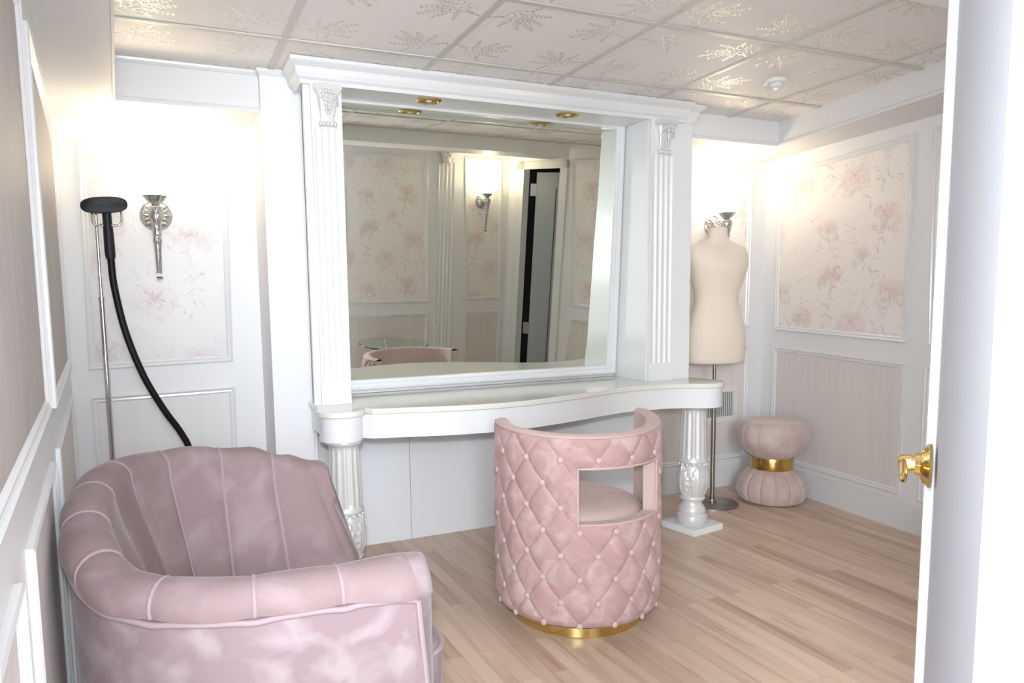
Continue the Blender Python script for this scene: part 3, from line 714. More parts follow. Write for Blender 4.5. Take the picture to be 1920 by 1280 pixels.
# recessed brass downlights under the canopy
def downlight(x, y, lab):
    t = thing('recessed_downlight', lab, 'ceiling light', (x, y, 2.1175), group='brass downlights under the canopy')
    bm = bmesh.new(); lathe(bm, [(.040, -.0002), (.056, -.0002), (.058, -.004), (.052, -.008), (.044, -.009), (.040, -.005), (.040, -.0002)], 40, cap=False); obj('trim_ring', bm, M['brass'], t)
    bm = bmesh.new(); lathe(bm, [(.040, -.005), (.034, -.0032), (.020, -.0012), (.0, -.0006)], 36, cap=False); obj('reflector', bm, M['brass'], t)
    bm = bmesh.new(); ell(bm, (0, 0, -.004), (.014, .014, .006), None, 16, 8); obj('bulb', bm, M['plastic'], t)
downlight(1.285, .283, 'round brass downlight under the mirror canopy, the left one of the real pair')
downlight(2.004, .279, 'round brass downlight under the mirror canopy, the right one near the right pilaster')

# rear wall pilaster with corbel (seen in the mirror)
pp = bmesh.new()
box(pp, (2.485, YR, 0), (2.635, YR+.012, .12)); 
n = 30; pts = []
for i in range(n+1):
    t = i/n; k = (t*4) % 1; pts.append((2.635-.15*t, YR+.020-.007*max(0, math.sin(PI*k))**.6))
prism(pp, pts+[(2.485, YR), (2.635, YR)], .12, 2.09)
rp = obj('rear_pilaster', pp, M['gloss'], wq, smooth=60)
o = corbel(0, 0, 0, .12, .12, wq, M['pearl']); o.location = (2.55, YR+.018, 2.195); o.rotation_euler = (0, 0, PI)

# ------------------------------------------------------------------ wall sconces
def sconce(x, y, z, rz, lab, sc=1.0, hang=True, watt=1.45):
    t = thing('wall_sconce', lab, 'wall lamp', (x, y, z), rz, group='silver torch wall lamps')
    t.scale = (sc, sc, sc)
    # local: wall plane y=0, room is -y, origin at plate centre
    q = Matrix.Rotation(PI/2, 4, 'X')
    bm = bmesh.new()
    lathe(bm, [(0, 0), (.066, 0), (.067, .005), (.063, .009), (.059, .006), (.055, .010), (.030, .017), (.016, .024), (0, .026)], 64, (0, 0, 0), fn=lambda r, z_, a: r*(1+.0*a), cap=False, mat4=q)
    for k in range(14):
        a = 2*PI*k/14; ell(bm, (.038*math.cos(a), -.013, .038*math.sin(a)), (.0065, .005, .019), rot_to((math.cos(a), 0, math.sin(a))), 8, 6)
    for k in range(4):
        a = PI/4+PI/2*k; ell(bm, (.050*math.cos(a), -.012, .050*math.sin(a)), (.009, .006, .012), rot_to((math.cos(a), 0, math.sin(a))), 10, 6)
    obj('backplate', bm, M['silver'], t, smooth=60)
    bm = bmesh.new(); tube(bm, spline([(0, -.02, 0), (0, -.055, -.012), (0, -.095, -.004), (0, -.12, .008)], 8), [.012]*12+[.016]*13, 14)
    obj('arm', bm, M['silver'], t)
    A = -.12
    bm = bmesh.new()
    # horn body: beaded vase, collar, reeded tail with curl
    path = spline([(0, A, .038), (0, A, .02), (0, A, -.015), (0, A+.002, -.06), (0, A+.004, -.10), (0, A+.006, -.14), (0, A+.012, -.19), (0, A+.020, -.235), (0, A+.026, -.262)], 8)
    def rad(i):
        u = i/(len(path)-1)
        keys = [(0, .010), (.05, .014), (.11, .027), (.19, .030), (.28, .025), (.36, .019), (.44, .017), (.52, .0155), (.545, .018), (.575, .018), (.60, .0145), (.85, .0115), (1, .011)]
        for (a, ra), (b, rb) in zip(keys, keys[1:]):
            if a <= u <= b: return ra+(rb-ra)*(u-a)/(b-a)
        return .011
    seg = 40; rings = []
    for i, p in enumerate(path):
        r = rad(i); u = i/(len(path)-1); ring = []
        for k in range(seg):
            a = 2*PI*k/seg; rr = r*(1+.10*abs(math.sin(a*5+math.sin(u*30)*1.2))) if u < .5 else r*(1-.12*abs(math.sin(a*5)))
            ring.append(bm.verts.new((p.x+rr*math.cos(a), p.y+rr*math.sin(a), p.z)))
        rings.append(ring)
    for i in range(len(rings)-1):
        for k in range(seg): bm.faces.new((rings[i][k], rings[i][(k+1)%seg], rings[i+1][(k+1)%seg], rings[i+1][k]))
    bm.faces.new(rings[0]); bm.faces.new(rings[-1])
    tube(bm, [(s*.012, A+.018+0*s, -.268) for s in (-1, -.5, 0, .5, 1)], .013, 16)
    for k in range(7): ell(bm, (0, A-.024+k*.0006, .02-.012*k), (.004, .004, .005), None, 8, 6)
    obj('torch_body', bm, M['silver'], t, smooth=60)
    bm = bmesh.new()
    lathe(bm, [(.010, .030), (.015, .033), (.025, .040), (.034, .050), (.040, .060), (.048, .067), (.049, .069), (.044, .068), (.030, .063), (0, .063)], 60, (0, A, 0), fn=lambda r, z_, a: r*(1+.07*math.sin(a*10)*(1 if r > .03 else .4)), cap=False)
    obj('cup', bm, M['silver'], t, smooth=60)
    bm = bmesh.new()
    lathe(bm, [(.020, 0.063), (.040, 0.069), (.064, 0.083), (.085, 0.106), (.097, 0.133), (.103, 0.163), (.100, 0.163), (.093, 0.133), (.081, 0.108), (.060, 0.087), (.038, 0.073), (0, 0.069)], 48, (0, A, 0), cap=False)
    obj('glass_shade', bm, M['shade'], t, label='glowing white frosted glass bowl')
    l = bpy.data.lights.new('sconce_bulb', 'POINT'); l.energy = watt; l.color = (1.0, .82, .55); l.shadow_soft_size = .03
    lo = bpy.data.objects.new('sconce_bulb', l); COL.objects.link(lo); lo.parent = t; lo.location = (0, A, .20)
    return t
sconce(.136, YB, 1.622, 0, 'antique silver torch wall lamp on the left back panel beside the clothes steamer', 1.0)
sconce(3.30, YB, 1.655, 0, 'antique silver torch wall lamp with white bowl behind the dress form', 1.0)
sconce(2.925, YR, 1.765, PI, 'silver torch wall lamp on the opposite wall, seen only in the mirror', .98, watt=2.4)

# ------------------------------------------------------------------ ceiling smoke detector
t = thing('smoke_detector', 'small round white detector on the patterned ceiling near the right soffit', 'smoke detector', (2.775, -.262, ZC))
bm = bmesh.new(); lathe(bm, [(0, 0), (.050, 0), (.052, -.006), (.048, -.016), (.040, -.018), (0, -.018)], 48, cap=False); obj('base', bm, M['plastic'], t)
bm = bmesh.new(); lathe(bm, [(0, -.018), (.034, -.018), (.034, -.034), (.030, -.038), (0, -.038)], 40, cap=False); obj('sensor_head', bm, M['plastic_lens'], t, label='grey translucent head')
bm = bmesh.new(); lathe(bm, [(0, -.038), (.018, -.038), (.017, -.050), (0, -.052)], 32, cap=False); obj('nozzle', bm, M['plastic'], t)

# ------------------------------------------------------------------ wall vent
t = thing('air_vent', 'white wall register with vertical louvres low behind the dress form pole', 'vent', (3.385, YB-.0015, .535))
bm = bmesh.new()
for lo, hi in (((-.145, -.006, .078), (.145, 0, .115)), ((-.145, -.006, -.115), (.145, 0, -.078)), ((-.145, -.006, -.078), (-.108, 0, .078)), ((.108, -.006, -.078), (.145, 0, .078))): box(bm, lo, hi)
obj('frame', bm, M['plastic'], t, smooth=False, bevel=.002)
bm = bmesh.new(); box(bm, (-.108, -.001, -.078), (.108, 0.0005, .078)); obj('backing', bm, M['slot_shadow'], t, smooth=False)
lv = None
for k in range(14):
    x = -.101+.0155*k
    if lv is None:
        bm = bmesh.new(); box(bm, (-.0035, -.0055, -.078), (.0015, -.001, .078)); lv = obj('louvre', bm, M['vent'], t, smooth=False); lv.location = (x, 0, 0)
    else:
        c = lv.copy(); COL.objects.link(c); c.parent = t; c.location = (x, 0, 0)

# ------------------------------------------------------------------ clothes steamer
SX, SY = -.082, .40
t = thing('garment_steamer', 'upright clothes steamer with black oval head, black hose and silver pole behind the velvet armchair', 'garment steamer', (SX, SY, 0))
def st(p): return (p[0]-SX, p[1]-SY, p[2])
bm = bmesh.new(); tube(bm, [(0, 0, .24), (0, 0, 1.252)], .0105, 20); tube(bm, [(0, 0, 1.248), (0, 0, 1.262)], .0125, 20); obj('lower_pole', bm, M['chrome'], t)
bm = bmesh.new(); tube(bm, [(0, 0, 1.25), (0, 0, 1.60)], .0068, 16); obj('upper_pole', bm, M['chrome'], t)
bm = bmesh.new(); hx = .040
tube(bm, spline([(hx-.052, -.03, 1.60), (hx-.052, -.034, 1.565), (hx-.047, -.036, 1.548), (hx-.03, -.036, 1.541), (hx+.03, -.036, 1.541), (hx+.047, -.036, 1.548), (hx+.052, -.034, 1.565), (hx+.052, -.03, 1.60)], 6), .0045, 10)
tube(bm, [(0, 0, 1.545), (hx-.02, -.034, 1.543)], .004, 10); obj('hanger_hook', bm, M['chrome'], t)
bm = bmesh.new()
def hd(u, v):   # oval head, flat face to the camera
    a = 2*PI*u; sx, sz = .083, .031; e = 2.6
    cx_, sn = math.cos(a), math.sin(a)
    x = sx*abs(cx_)**(2/e)*math.copysign(1, cx_); z = sz*abs(sn)**(2/e)*math.copysign(1, sn)
    k = [.955, .985, 1.0, 1.0, .9, .6, .0]; yy = [-.026, -.0245, -.021, .0, .014, .022, .024]; i = min(6, int(round(v*6)))
    x *= k[i]; z *= k[i]
    return Vector((hx-.006+x*math.cos(.07)-z*math.sin(.07)*0, yy[i]-.03, 1.618+z+x*.07))
Vh = grid(bm, hd, 48, 6, cu=True); bm.faces.new([r[0] for r in Vh]); sh_ = obj('steam_head', bm, M['black'], t, smooth=35)
hp = None
for k in range(6):
    bm = bmesh.new(); ell(bm, (hx-.050+.0185*k, -.0565, 1.6135+(-.050+.0185*k)*.07), (.0028, .001, .0028), None, 12, 6); obj('steam_hole', bm, M['dark'], sh_)
bm = bmesh.new(); tube(bm, [(hx, -.030, 1.60), (hx+.001, -.030, 1.55), (hx+.002, -.030, 1.50), (hx+.003, -.030, 1.43), (hx+.004, -.030, 1.412)], [.0165, .017, .019, .0195, .017], 24); obj('grip', bm, M['black'], t)
bm = bmesh.new(); tube(bm, spline([(hx+.004, -.030, 1.42), (hx+.010, -.03, 1.30), (hx+.040, -.03, 1.12), (hx+.095, -.02, .94), (hx+.165, .0, .79), (hx+.222, .02, .69), (hx+.255, .03, .60), (hx+.25, .01, .45), (hx+.19, -.03, .32), (.09, -.06, .26)], 10), .0135, 16); obj('hose', bm, M['rubber'], t)
bm = bmesh.new(); lathe(bm, [(0, .05), (.12, .05), (.13, .07), (.128, .14), (.11, .20), (.07, .24), (0, .25)], 40, (.03, -.06, 0), cap=False); obj('water_tank', bm, M['black'], t)
for sx, sy in ((-1, -1), (1, -1), (-1, 1), (1, 1)):
    bm = bmesh.new(); ell(bm, (.03+sx*.08, -.06+sy*.08, .026), (.012, .026, .026), None, 16, 10); obj('wheel', bm, M['dark'], t)

# ------------------------------------------------------------------ channel-back armchair
CX, CY, AX, AY = .375, -1.02, .415, .42     # centre of the U and half sizes of the roll's centre line
arm = thing('barrel_armchair', 'mauve velvet barrel armchair with channel-stitched back and rolled arms by the left wall', 'armchair', (CX, CY, 0))
def upath():
    P = [Vector((.60-CX, -AY, 0))]
    P += [Vector((x, -AY, 0)) for x in np.linspace(.60-CX, 0, 12)[1:]]
    m_ = 90
    for i in range(1, m_):
        a = -PI/2 - PI*i/m_; c_, s_ = math.cos(a), math.sin(a); e = 2/2.7
        P.append(Vector((AX*math.copysign(abs(c_)**e, c_), AY*math.copysign(abs(s_)**e, s_), 0)))
    P += [Vector((x, AY, 0)) for x in np.linspace(0, .60-CX, 12)]
    # resample
    d = [0]
    for a, b in zip(P, P[1:]): d.append(d[-1]+(b-a).length)
    return P, d
UP, UD = upath()
def upt(u):
    s = u*UD[-1]; lo = 0; hi = len(UD)-1
    while hi-lo > 1:
        m_ = (lo+hi)//2
        if UD[m_] <= s: lo = m_
        else: hi = m_
    t_ = (s-UD[lo])/max(1e-9, UD[hi]-UD[lo]); return UP[lo].lerp(UP[hi], t_)
def unorm(u):
    a, b = upt(max(0, u-.006)), upt(min(1, u+.006)); t_ = (b-a).normalized(); return Vector((t_.y, -t_.x, 0)) * -1
_s = unorm(0.0)
OUT = 1 if unorm(0.02).y < 0 else -1
def rimh(u):
    K = [(0, .705), (.10, .714), (.20, .718), (.31, .728), (.41, .778), (.5, .815), (.62, .832), (.76, .822), (.86, .80), (.94, .765), (1, .735)]
    for (a, ha), (b, hb) in zip(K, K[1:]):
        if a <= u <= b: t_ = (u-a)/(b-a); return ha+(hb-ha)*t_*t_*(3-2*t_)
    return .735
NCH = 11
def chan(u, amp=.010):
    k = (u*NCH) % 1; return amp*(abs(math.sin(PI*k))**.45)
def place(u, off, z):
    p = upt(u); n = unorm(u)*OUT; q = p + n*off
    if p.x > 0: 
        fz = .565 + max(0, min(.035, (.70-z)*.10)) if u < .5 else .535 + max(0, min(.10, (.70-z)*.30)); q.x = p.x*(fz-CX)/(.60-CX) + n.x*off
    return Vector((q.x, q.y, z))
def inner(u, v):
    """roll and inside back: v 0 = under the outer edge of the roll, 1 = down at the seat"""
    h = rimh(u); c = chan(u)
    if v < .5:
        a = PI*(1.12 - v/.5*1.12) - .10; R1, R2 = .048, .056
        off = -R1*math.cos(a)*1.0; off = .0 + R1*math.cos(PI-a)
        z = h-.056+R2*math.sin(a)
        off = -R1*math.cos(PI-a)*-1
        return place(u, -(off)*1.0 + (0 if off > 0 else c), z + (c if math.sin(a) > 0 else 0)*.9)
    t_ = (v-.5)/.5
    off = -.048 - .012*math.sin(t_*PI) - .125*t_**1.3; z = (h-.075)*(1-t_) + .40*t_
    return place(u, off + c*(.9), z)
# clearer construction of the roll section as explicit points
def section(u):
    h = rimh(u); c = chan(u); pts = []; sw_ = 1+.30*max(0, 1-u/.07)+.22*max(0, (u-.94)/.06)
    for k in range(13):
        a = -.35 + (PI+.35+.1)*k/12             # from just under outer side, over the top, to inner side
        ex = (.046+c*.8)*sw_
        pts.append((ex*math.cos(a), h-.048+(.042*sw_+c*.45)*math.sin(a)))
    o0, z0 = pts[-1]
    for k in range(1, 13):
        t_ = k/12; pts.append((o0 - .018*math.sin(t_*PI)*.6 - .120*t_**1.25 + (c-.008)*(-1)*.9*min(1, t_*4), z0*(1-t_)+.40*t_))
    return pts
def build_arm():
    nu = NCH*14; secs = [section(i/nu) for i in range(nu+1)]
    bm = bmesh.new(); Vt = []
    for i in range(nu+1): Vt.append([bm.verts.new(place(i/nu, o_, z_)) for o_, z_ in secs[i]])
    for i in range(nu):
        for k in range(len(secs[0])-1): bm.faces.new((Vt[i][k], Vt[i+1][k], Vt[i+1][k+1], Vt[i][k+1]))
    obj('channel_back', bm, M['velvet_m'], arm, smooth=80)
    # outer shell
    bm = bmesh.new()
    def outf(u, v):
        h = rimh(u); z = (h-.060)*(1-v)+.10*v; off = .037 - .030*v + .006*math.sin(PI*v); return place(u, off, z)
    grid(bm, outf, 120, 14); ob_ = obj('outer_body', bm, M['velvet_ml'], arm, smooth=80)
    # piping under the roll
    bm = bmesh.new(); tube(bm, [place(i/160, .042, rimh(i/160)-.070-.005*abs(math.cos(PI*i/160*NCH))**8) for i in range(161)], .0065, 10); obj('piping', bm, M['pipe'], ob_)
    # seam cords in the channels
    bm = bmesh.new()
    for j in range(1, NCH):
        u = j/NCH; sec = section(u); tube(bm, [place(u, o_, z_) for o_, z_ in sec], .0042, 8)
    obj('channel_cords', bm, M['pipe'], arm)
    # arm fronts: closing faces with a rounded roll end
    for u in (0, 1):
        h = rimh(u); bm = bmesh.new(); sec = section(u)
        pts = [place(u, o_, z_) for o_, z_ in sec] + [place(u, -.175, .12), place(u, .012, .12), place(u, .040, h-.076)]
        c0 = sum(pts, Vector())/len(pts)
        ring = pts
        rows = [[bm.verts.new(p) for p in ring]]
        for k, (s_, dx) in enumerate(((.93, .016), (.75, .024), (.4, .028))):
            rows.append([bm.verts.new(Vector((p.x+dx*(1.7 if p.z > h-.11 else 1), c0.y+(p.y-c0.y)*s_, c0.z+(p.z-c0.z)*(s_*.5+.5 if p.z < h-.12 else s_*.25+.75)))) for p in ring])
        for a, b in zip(rows, rows[1:]):
            for k in range(len(ring)): bm.faces.new((a[k], a[(k+1) % len(ring)], b[(k+1) % len(ring)], b[k]))
        bm.faces.new(rows[-1]); obj('arm_front', bm, M['velvet_m'] if u else M['velvet_ml'], arm, smooth=80)
        bm = bmesh.new(); tube(bm, [place(u, .040-.028*k/12, (h-.076)*(1-k/12)+.12*k/12)+Vector((.004, 0, 0)) for k in range(13)], .006, 8); obj('piping', bm, M['pipe'], arm)
    # seat cushion with boxing
    bm = bmesh.new()
    def seat(u, v):
        a = 2*PI*u; e = 2/6; c_, s_ = math.cos(a), math.sin(a)
        x = .315*math.copysign(abs(c_)**e, c_)+.045; y = .385*math.copysign(abs(s_)**e, s_)
        if x < 0: y *= 1-.25*(abs(x)/.30)**2
        k, z = [(0, .455), (.5, .455), (.85, .450), (.97, .438), (1.0, .415), (1.0, .33), (.97, .30), (0, .29)][min(7, int(round(v*7)))]
        if x > 0 : x += .0
        return Vector(((x-.045)*k+.045-.02, y*k*(.86), z))
    grid(bm, seat, 72, 7, cu=True); sc_ = obj('seat_cushion', bm, M['velvet_m'], arm, smooth=60)
    bm = bmesh.new(); rg = [seat(i/72, 4/7) for i in range(72)]; tube(bm, [p*1.0+Vector((0, 0, .01)) for p in rg], .006, 8, closed=True); obj('piping', bm, M['pipe'], sc_)
    bm = bmesh.new()
    def apron_(u, v): 
        p = seat(u, 5/7); return Vector((p.x*.97, p.y*.98, .30*(1-v)+.10*v))
    grid(bm, apron_, 72, 3, cu=True); obj('seat_base', bm, M['velvet_ml'], arm, smooth=60)
    for x, y in ((.25, -.36), (.25, .36), (-.25, -.28), (-.25, .28)):
        bm = bmesh.new(); lathe(bm, [(0, 0), (.018, 0), (.024, .105), (0, .105)], 20, (x, y, 0), cap=False); obj('leg', bm, M['dark'], arm)
build_arm()

# ------------------------------------------------------------------ tufted swivel chair
SCX, SCY = 1.586, -.46; SR = .308
sw = thing('swivel_chair', 'pink button-tufted velvet swivel chair with a cut-out back and gold base ring', 'chair', (SCX, SCY, 0))
TH0 = R_(-122+18); HS = R_(101); TB = R_(-122+26); TC = R_(-122+35.5); ZB, ZT = .060, .745
def stheta(u): return TH0 + (u-.5)*2*HS
ROWZ = [.070+.0855*k for k in range(8)][::-1]      # row 1 on top
def tuft(th, z):
    a = math.degrees(th-TB)/24.0; b = (ROWZ[0]-z)/(2*.0855)
    # row 0 buttons at a = .5+n ; row 1 at a = n
    u_ = (a-.5)+b; v_ = (a-.5)-b
    s = abs(math.sin(PI*u_))*abs(math.sin(PI*v_))
    d = .016*s**.33
    return d
def topz(th):  # the rim dips a touch at the ends
    k = math.degrees(th-TH0)/101; return ZT + (.030 if k > 0 else .014)*k*k
CUT = (R_(34.5), .438, .638)
def incut(th, z, m_=0): return abs(th-TC) < CUT[0]-m_/SR and CUT[1]+m_ < z < CUT[2]-m_
def shell_rad(z): return SR - .012*(1-(z-ZB)/(ZT-ZB))*0 - .010*max(0, 1-(z-ZB)/.06)**2
def shell():
    nu, nv = 380, 190
    # make grid lines fall on the cut edges
    us = sorted(set(list(np.linspace(0, 1, nu+1)) + [.5+(TC-TH0-CUT[0])/(2*HS), .5+(TC-TH0+CUT[0])/(2*HS)])); zs = sorted(set(list(np.linspace(0, 1, nv+1)) + [(CUT[1]-ZB)/(ZT-ZB), (CUT[2]-ZB)/(ZT-ZB)]))
    bm = bmesh.new()
    def P(u, v):
        th = stheta(u); z = ZB+(topz(th)-ZB)*v; zz = ZB+(ZT-ZB)*v
        d = tuft(th, zz)
        e = min(1, (1-v)*(ZT-ZB)/.03, v*(ZT-ZB)/.03, u*2*HS*SR/.03, (1-u)*2*HS*SR/.03)
        # soften around the cut
        if abs(th-TC) < CUT[0]+.1 and CUT[1]-.03 < zz < CUT[2]+.03:
            dx = max(abs(th-TC)-CUT[0], 0)*SR; dz = max(CUT[1]-zz, zz-CUT[2], 0); e = min(e, math.hypot(dx, dz)/.03)
        r = shell_rad(zz) + d*max(0, e)**.5 + .004*(1-max(0, e))*0
        return Vector((r*math.cos(th), r*math.sin(th), z))
    V_ = [[bm.verts.new(P(u, v)) for v in zs] for u in us]
    for i in range(len(us)-1):
        for j in range(len(zs)-1):
            th = stheta((us[i]+us[i+1])/2); z = ZB+(ZT-ZB)*(zs[j]+zs[j+1])/2
            if incut(th, z): continue
            bm.faces.new((V_[i][j], V_[i+1][j], V_[i+1][j+1], V_[i][j+1]))
    for v_ in [v for v in bm.verts if not v.link_faces]: bm.verts.remove(v_)
    shl = obj('tufted_shell', bm, M['velvet_p'], sw, smooth=80)
    # inner lining, rim, ends and cut-out reveals
    bm = bmesh.new(); RI = .262
    def I(u, z): th = stheta(u); return Vector((RI*math.cos(th), RI*math.sin(th), z))
    n1 = 96
    uu = sorted(set(list(np.linspace(0, 1, n1+1)) + [.5+(TC-TH0-CUT[0])/(2*HS), .5+(TC-TH0+CUT[0])/(2*HS)])); zz = [.36, CUT[1], .5, .57, CUT[2], .70, None]
    V2 = [[bm.verts.new(I(u, z if z is not None else topz(stheta(u))+.003)) for z in zz] for u in uu]
    for i in range(len(uu)-1):
        for j in range(len(zz)-1):
            zc = ((zz[j])+(zz[j+1] if zz[j+1] is not None else .75))/2
            if incut(stheta((uu[i]+uu[i+1])/2), zc): continue
            bm.faces.new((V2[i][j], V2[i][j+1], V2[i+1][j+1], V2[i+1][j]))
    def O(u, z): th = stheta(u); r = shell_rad(z)+.002; return Vector((r*math.cos(th), r*math.sin(th), z))
    # rim: domed between inner and outer
    def rim(u, v):
        th = stheta(u); r = (SR+.004)*(1-v)+RI*v; return Vector((r*math.cos(th), r*math.sin(th), topz(th)+.012*math.sin(PI*v)**.6))
    grid(bm, rim, 110, 10)
    for u in (0, 1):
        def end(a, b, u=u):
            z = .06+(topz(stheta(u))-.06)*b; th = stheta(u)+(-1 if u == 0 else 1)*.02*math.sin(PI*a)**.5; r = (SR+.003)*(1-a)+RI*a; return Vector((r*math.cos(th), r*math.sin(th), z))
        grid(bm, end, 8, 16)
    u0, u1 = .5+(TC-TH0-CUT[0])/(2*HS), .5+(TC-TH0+CUT[0])/(2*HS)
    for u in (u0, u1): grid(bm, lambda a, b, u=u: O(u, CUT[1]+(CUT[2]-CUT[1])*b).lerp(I(u, CUT[1]+(CUT[2]-CUT[1])*b), a), 4, 4)
    for z in CUT[1:]: grid(bm, lambda a, b, z=z: O(u0+(u1-u0)*b, z).lerp(I(u0+(u1-u0)*b, z), a), 4, 24)
    obj('inner_lining', bm, M['velvet_in'], sw, smooth=50)
    # piping: rim outer, around cut, ends
    bm = bmesh.new(); tube(bm, [rim(i/140, .02)+Vector((0, 0, 0)) for i in range(141)], .0045, 8); 
    loop = [O(u0+(u1-u0)*k/20, CUT[1]) for k in range(21)]+[O(u1, CUT[1]+(CUT[2]-CUT[1])*k/8) for k in range(1, 8)]+[O(u1-(u1-u0)*k/20, CUT[2]) for k in range(21)]+[O(u0, CUT[2]-(CUT[2]-CUT[1])*k/8) for k in range(1, 8)]
    tube(bm, loop, .0045, 8, closed=True)
    for u in (0, 1): tube(bm, [O(u, .07+(ZT-.07)*k/16) for k in range(17)], .0045, 8)
    obj('piping', bm, M['pipe_p'], sw)
    # cords along the diamond creases
    bm = bmesh.new(); bt = bmesh.new()
    btns = []
    for r_ in range(8):
        z = ROWZ[r_]
        for k in range(-6, 7):
            deg = 24*k + (12 if r_ % 2 == 0 else 0); th = TB+R_(deg)
            if abs(th-TH0) > HS-R_(4) or incut(th, z, -.012): continue
            btns.append((r_, deg, th, z))
    S_ = {(b[0], b[1]) for b in btns}
    def Q(th, z, e=.0035): r = shell_rad(z)+e; return Vector((r*math.cos(th), r*math.sin(th), z))
    for r_, deg, th, z in btns:
        for s_ in (-12, 12):
            if (r_+1, deg+s_) in S_:
                z2 = ROWZ[r_+1]; th2 = th+R_(s_); tube(bm, [Q(th+(th2-th)*k/6, z+(z2-z)*k/6, .003) for k in range(7)], .0017, 6)
    obj('stitch_cords', bm, M['pipe_p'], shl)
    b0 = None
    for r_, deg, th, z in btns:
        if b0 is None:
            bb_ = bmesh.new(); ell(bb_, (0, 0, 0), (.0062, .0115, .0115), None, 18, 12); b0 = obj('button', bb_, M['pipe_p'], shl); b = b0
        else:
            b = b0.copy(); COL.objects.link(b); b.parent = shl
        b.location = Q(th, z, .009); b.rotation_euler = (0, 0, th)
shell()
bm = bmesh.new(); FA = TH0+PI
def scush(u, v):
    a = 2*PI*u; k, z = [(0, .462), (.5, .462), (.8, .458), (.93, .446), (1.0, .424), (1.0, .385), (.97, .36), (0, .355)][min(7, int(round(v*7)))]
    rr = .252*k; x, y = rr*math.cos(a), rr*math.sin(a); f = max(0, math.cos(a-FA))**1.5*.035*k
    return Vector((x+f*math.cos(FA), y+f*math.sin(FA), z+.002))
grid(bm, scush, 64, 7, cu=True); obj('seat', bm, M['velvet_in'], sw, smooth=60)
bm = bmesh.new()
def sbase(u, v):
    a = 2*PI*u; rr = .285-.008*v; d = abs(((a-FA+PI) % (2*PI))-PI); 
    return Vector((rr*math.cos(a), rr*math.sin(a), .345*(1-v)+.06*v)) if d < R_(70) else Vector((.250*math.cos(a), .250*math.sin(a), .345*(1-v)+.06*v))
grid(bm, sbase, 96, 6, cu=True)
bm.faces.new([bm.verts.new((.26*math.cos(2*PI*k/48), .26*math.sin(2*PI*k/48), .062)) for k in range(48)])
obj('seat_body', bm, M['velvet_in'], sw, smooth=60)
bm = bmesh.new(); lathe(bm, [(0, .040), (.225, .040), (.225, .062), (0, .062)], 64, cap=False); obj('swivel_plate', bm, M['dark'], sw)
bm = bmesh.new(); lathe(bm, [(0, 0), (.252, 0), (.255, .003), (.255, .037), (.252, .040), (0, .040)], 96, cap=False); obj('base_ring', bm, M['brass'], sw, label='polished gold ring')

# ------------------------------------------------------------------ dress form
MX, MY = 3.080, .42
df = thing('dress_form', 'cream linen dress form torso on a thin metal pole with round base', 'dress form', (MX, MY, 0), R_(-12))
secs = [(.838, .150, .088, 0), (.842, .168, .098, 0), (.86, .176, .104, 0), (.95, .180, .114, 0), (1.02, .176, .114, .004), (1.09, .160, .104, .002), (1.15, .138, .094, 0), (1.20, .126, .088, 0), (1.24, .128, .090, 0), (1.30, .146, .102, -.004), (1.36, .164, .116, -.010), (1.41, .175, .118, -.012), (1.455, .180, .102, -.006), (1.487, .180, .085, 0), (1.505, .168, .074, .004), (1.522, .125, .066, .006), (1.540, .080, .060, .004), (1.560, .058, .054, 0), (1.59, .053, .051, -.004), (1.606, .052, .050, -.006), (1.611, .046, .044, -.006)]
bm = bmesh.new()
ctrl = [Vector((a, b, c)) for _, a, b, c in secs]; zc = [s[0] for s in secs]
def tor(u, v):
    f = v*(len(secs)-1); i = min(len(secs)-2, int(f)); t_ = f-i
    z = zc[i]*(1-t_)+zc[i+1]*t_; q_ = ctrl[i].lerp(ctrl[i+1], t_); a = 2*PI*u; c_, s_ = math.cos(a), math.sin(a)
    e = 2/2.25
    return Vector((q_.x*math.copysign(abs(c_)**e, c_), q_.z + q_.y*math.copysign(abs(s_)**e, s_), z))
grid(bm, tor, 64, len(secs)*3, cu=True)
bm.faces.new([v for v in bm.verts if abs(v.co.z-.838) < 1e-6]) if False else None
obj('torso', bm, M['linen'], df, smooth=80)
bm = bmesh.new(); bm.faces.new([bm.verts.new((.150*math.cos(2*PI*k/40), .088*math.sin(2*PI*k/40), .840)) for k in range(40)]); obj('hem_board', bm, M['linen'], df, smooth=False)
bm = bmesh.new(); lathe(bm, [(0, 1.612), (.046, 1.610), (.044, 1.615), (0, 1.616)], 32, (0, -.006, 0), cap=False); obj('neck_cap', bm, M['linen'], df)
bm = bmesh.new(); tube(bm, [(0, 0, .01), (0, 0, .60)], .0135, 20); tube(bm, [(0, 0, .59), (0, 0, .85)], .0105, 20); tube(bm, [(0, 0, .585), (0, 0, .612)], .0150, 20); obj('pole', bm, M['nickel'], df)
bm = bmesh.new(); ell(bm, (.016, -.006, .598), (.008, .006, .006)); obj('height_knob', bm, M['nickel'], df)
bm = bmesh.new(); lathe(bm, [(0, 0), (.150, 0), (.150, .006), (.147, .008), (0, .008)], 72, cap=False); lathe(bm, [(0, .008), (.026, .008), (.026, .013), (.018, .018), (.016, .026), (0, .026)], 32, cap=False); obj('base', bm, M['nickel_d'], df)

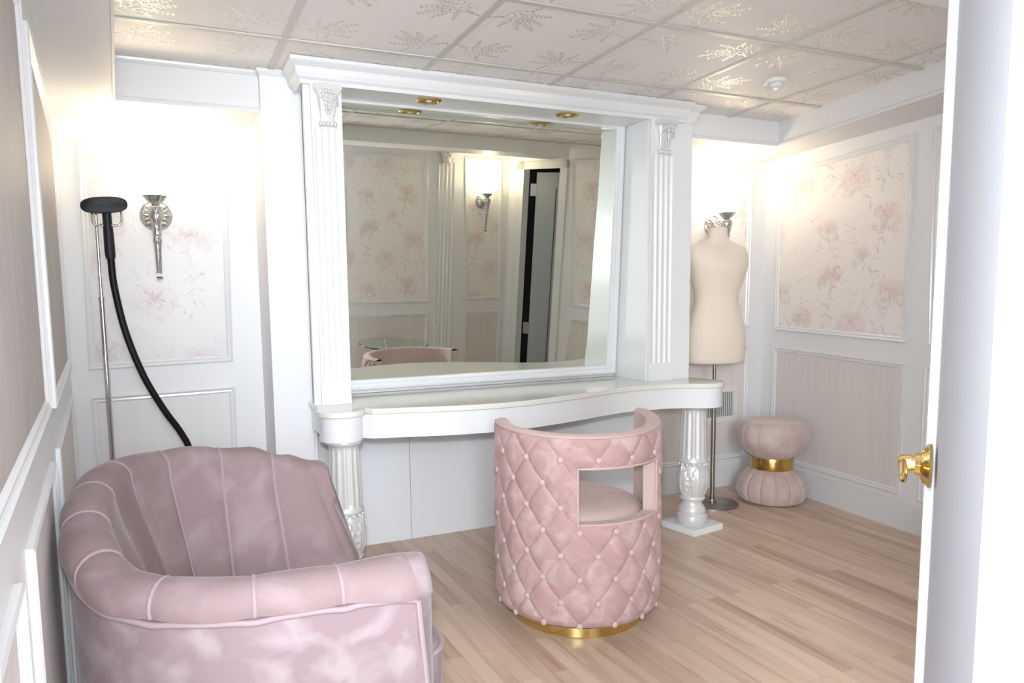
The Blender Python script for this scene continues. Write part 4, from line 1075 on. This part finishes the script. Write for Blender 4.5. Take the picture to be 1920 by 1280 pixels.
# ------------------------------------------------------------------ hourglass pouf
pf = thing('hourglass_stool', 'small blush velvet hourglass stool with a gold waist band in the right corner', 'stool', (3.452, .330, 0))
def lobes(pr_, name, ph=0):
    bm = bmesh.new(); n = 14
    def fn(r, z, a):
        k = ((a+ph)/(2*PI)*n) % 1; return r*(1-.055*(1-abs(math.sin(PI*k))**.28))
    lathe(bm, pr_, 168, fn=fn, cap=False); obj(name, bm, M['velvet_b'], pf, smooth=70)
def smoothprof(pts, n=6): return [(max(0, p.x), p.y) for p in [Vector((q_.x, q_.y, 0)) for q_ in spline([(a, b, 0) for a, b in pts], n)]]
lobes(smoothprof([(.150, .002), (.178, .010), (.196, .05), (.200, .085), (.185, .13), (.155, .17), (.118, .196), (.112, .205)]), 'lower_cushion')
lobes(smoothprof([(.112, .268), (.120, .275), (.150, .295), (.180, .325), (.200, .365), (.207, .412), (.197, .455), (.170, .480), (.155, .482)]), 'upper_cushion', .1)
bm = bmesh.new(); lathe(bm, [(0, .474)] + [(.145*t_, .474+.010*t_**4) for t_ in np.linspace(.2, 1, 10)] + [(.157, .480), (.160, .474)], 72, cap=False); obj('seat_pad', bm, M['velvet_b'], pf)
bm = bmesh.new(); lathe(bm, [(.10, .198), (.120, .198), (.121, .200), (.121, .268), (.120, .270), (.10, .270)], 72, cap=False); obj('waist_band', bm, M['gold'], pf, label='gold metal band')

# ------------------------------------------------------------------ glass side table (seen in the mirror)
gt = thing('side_table', 'small round glass-topped side table against the opposite wall, seen in the mirror', 'side table', (1.985, -2.13, 0))
bm = bmesh.new(); lathe(bm, [(0, .510), (.297, .510), (.300, .513), (.300, .517), (.297, .520), (0, .520)], 72, cap=False); obj('glass_top', bm, M['glass'], gt)
bm = bmesh.new(); lathe(bm, [(.2995, .5095), (.3025, .5095), (.3025, .5185), (.2995, .5185)], 72, cap=False); obj('top_rim', bm, M['glass_edge'], gt)
for k in range(3):
    a = 2*PI*k/3+.4; bm = bmesh.new()
    tube(bm, spline([(.20*math.cos(a), .20*math.sin(a), .508), (.17*math.cos(a), .17*math.sin(a), .47), (.05*math.cos(a), .05*math.sin(a), .30), (.12*math.cos(a), .12*math.sin(a), .12), (.2*math.cos(a), .2*math.sin(a), .008)], 8), .008, 12); obj('leg', bm, M['chrome'], gt)
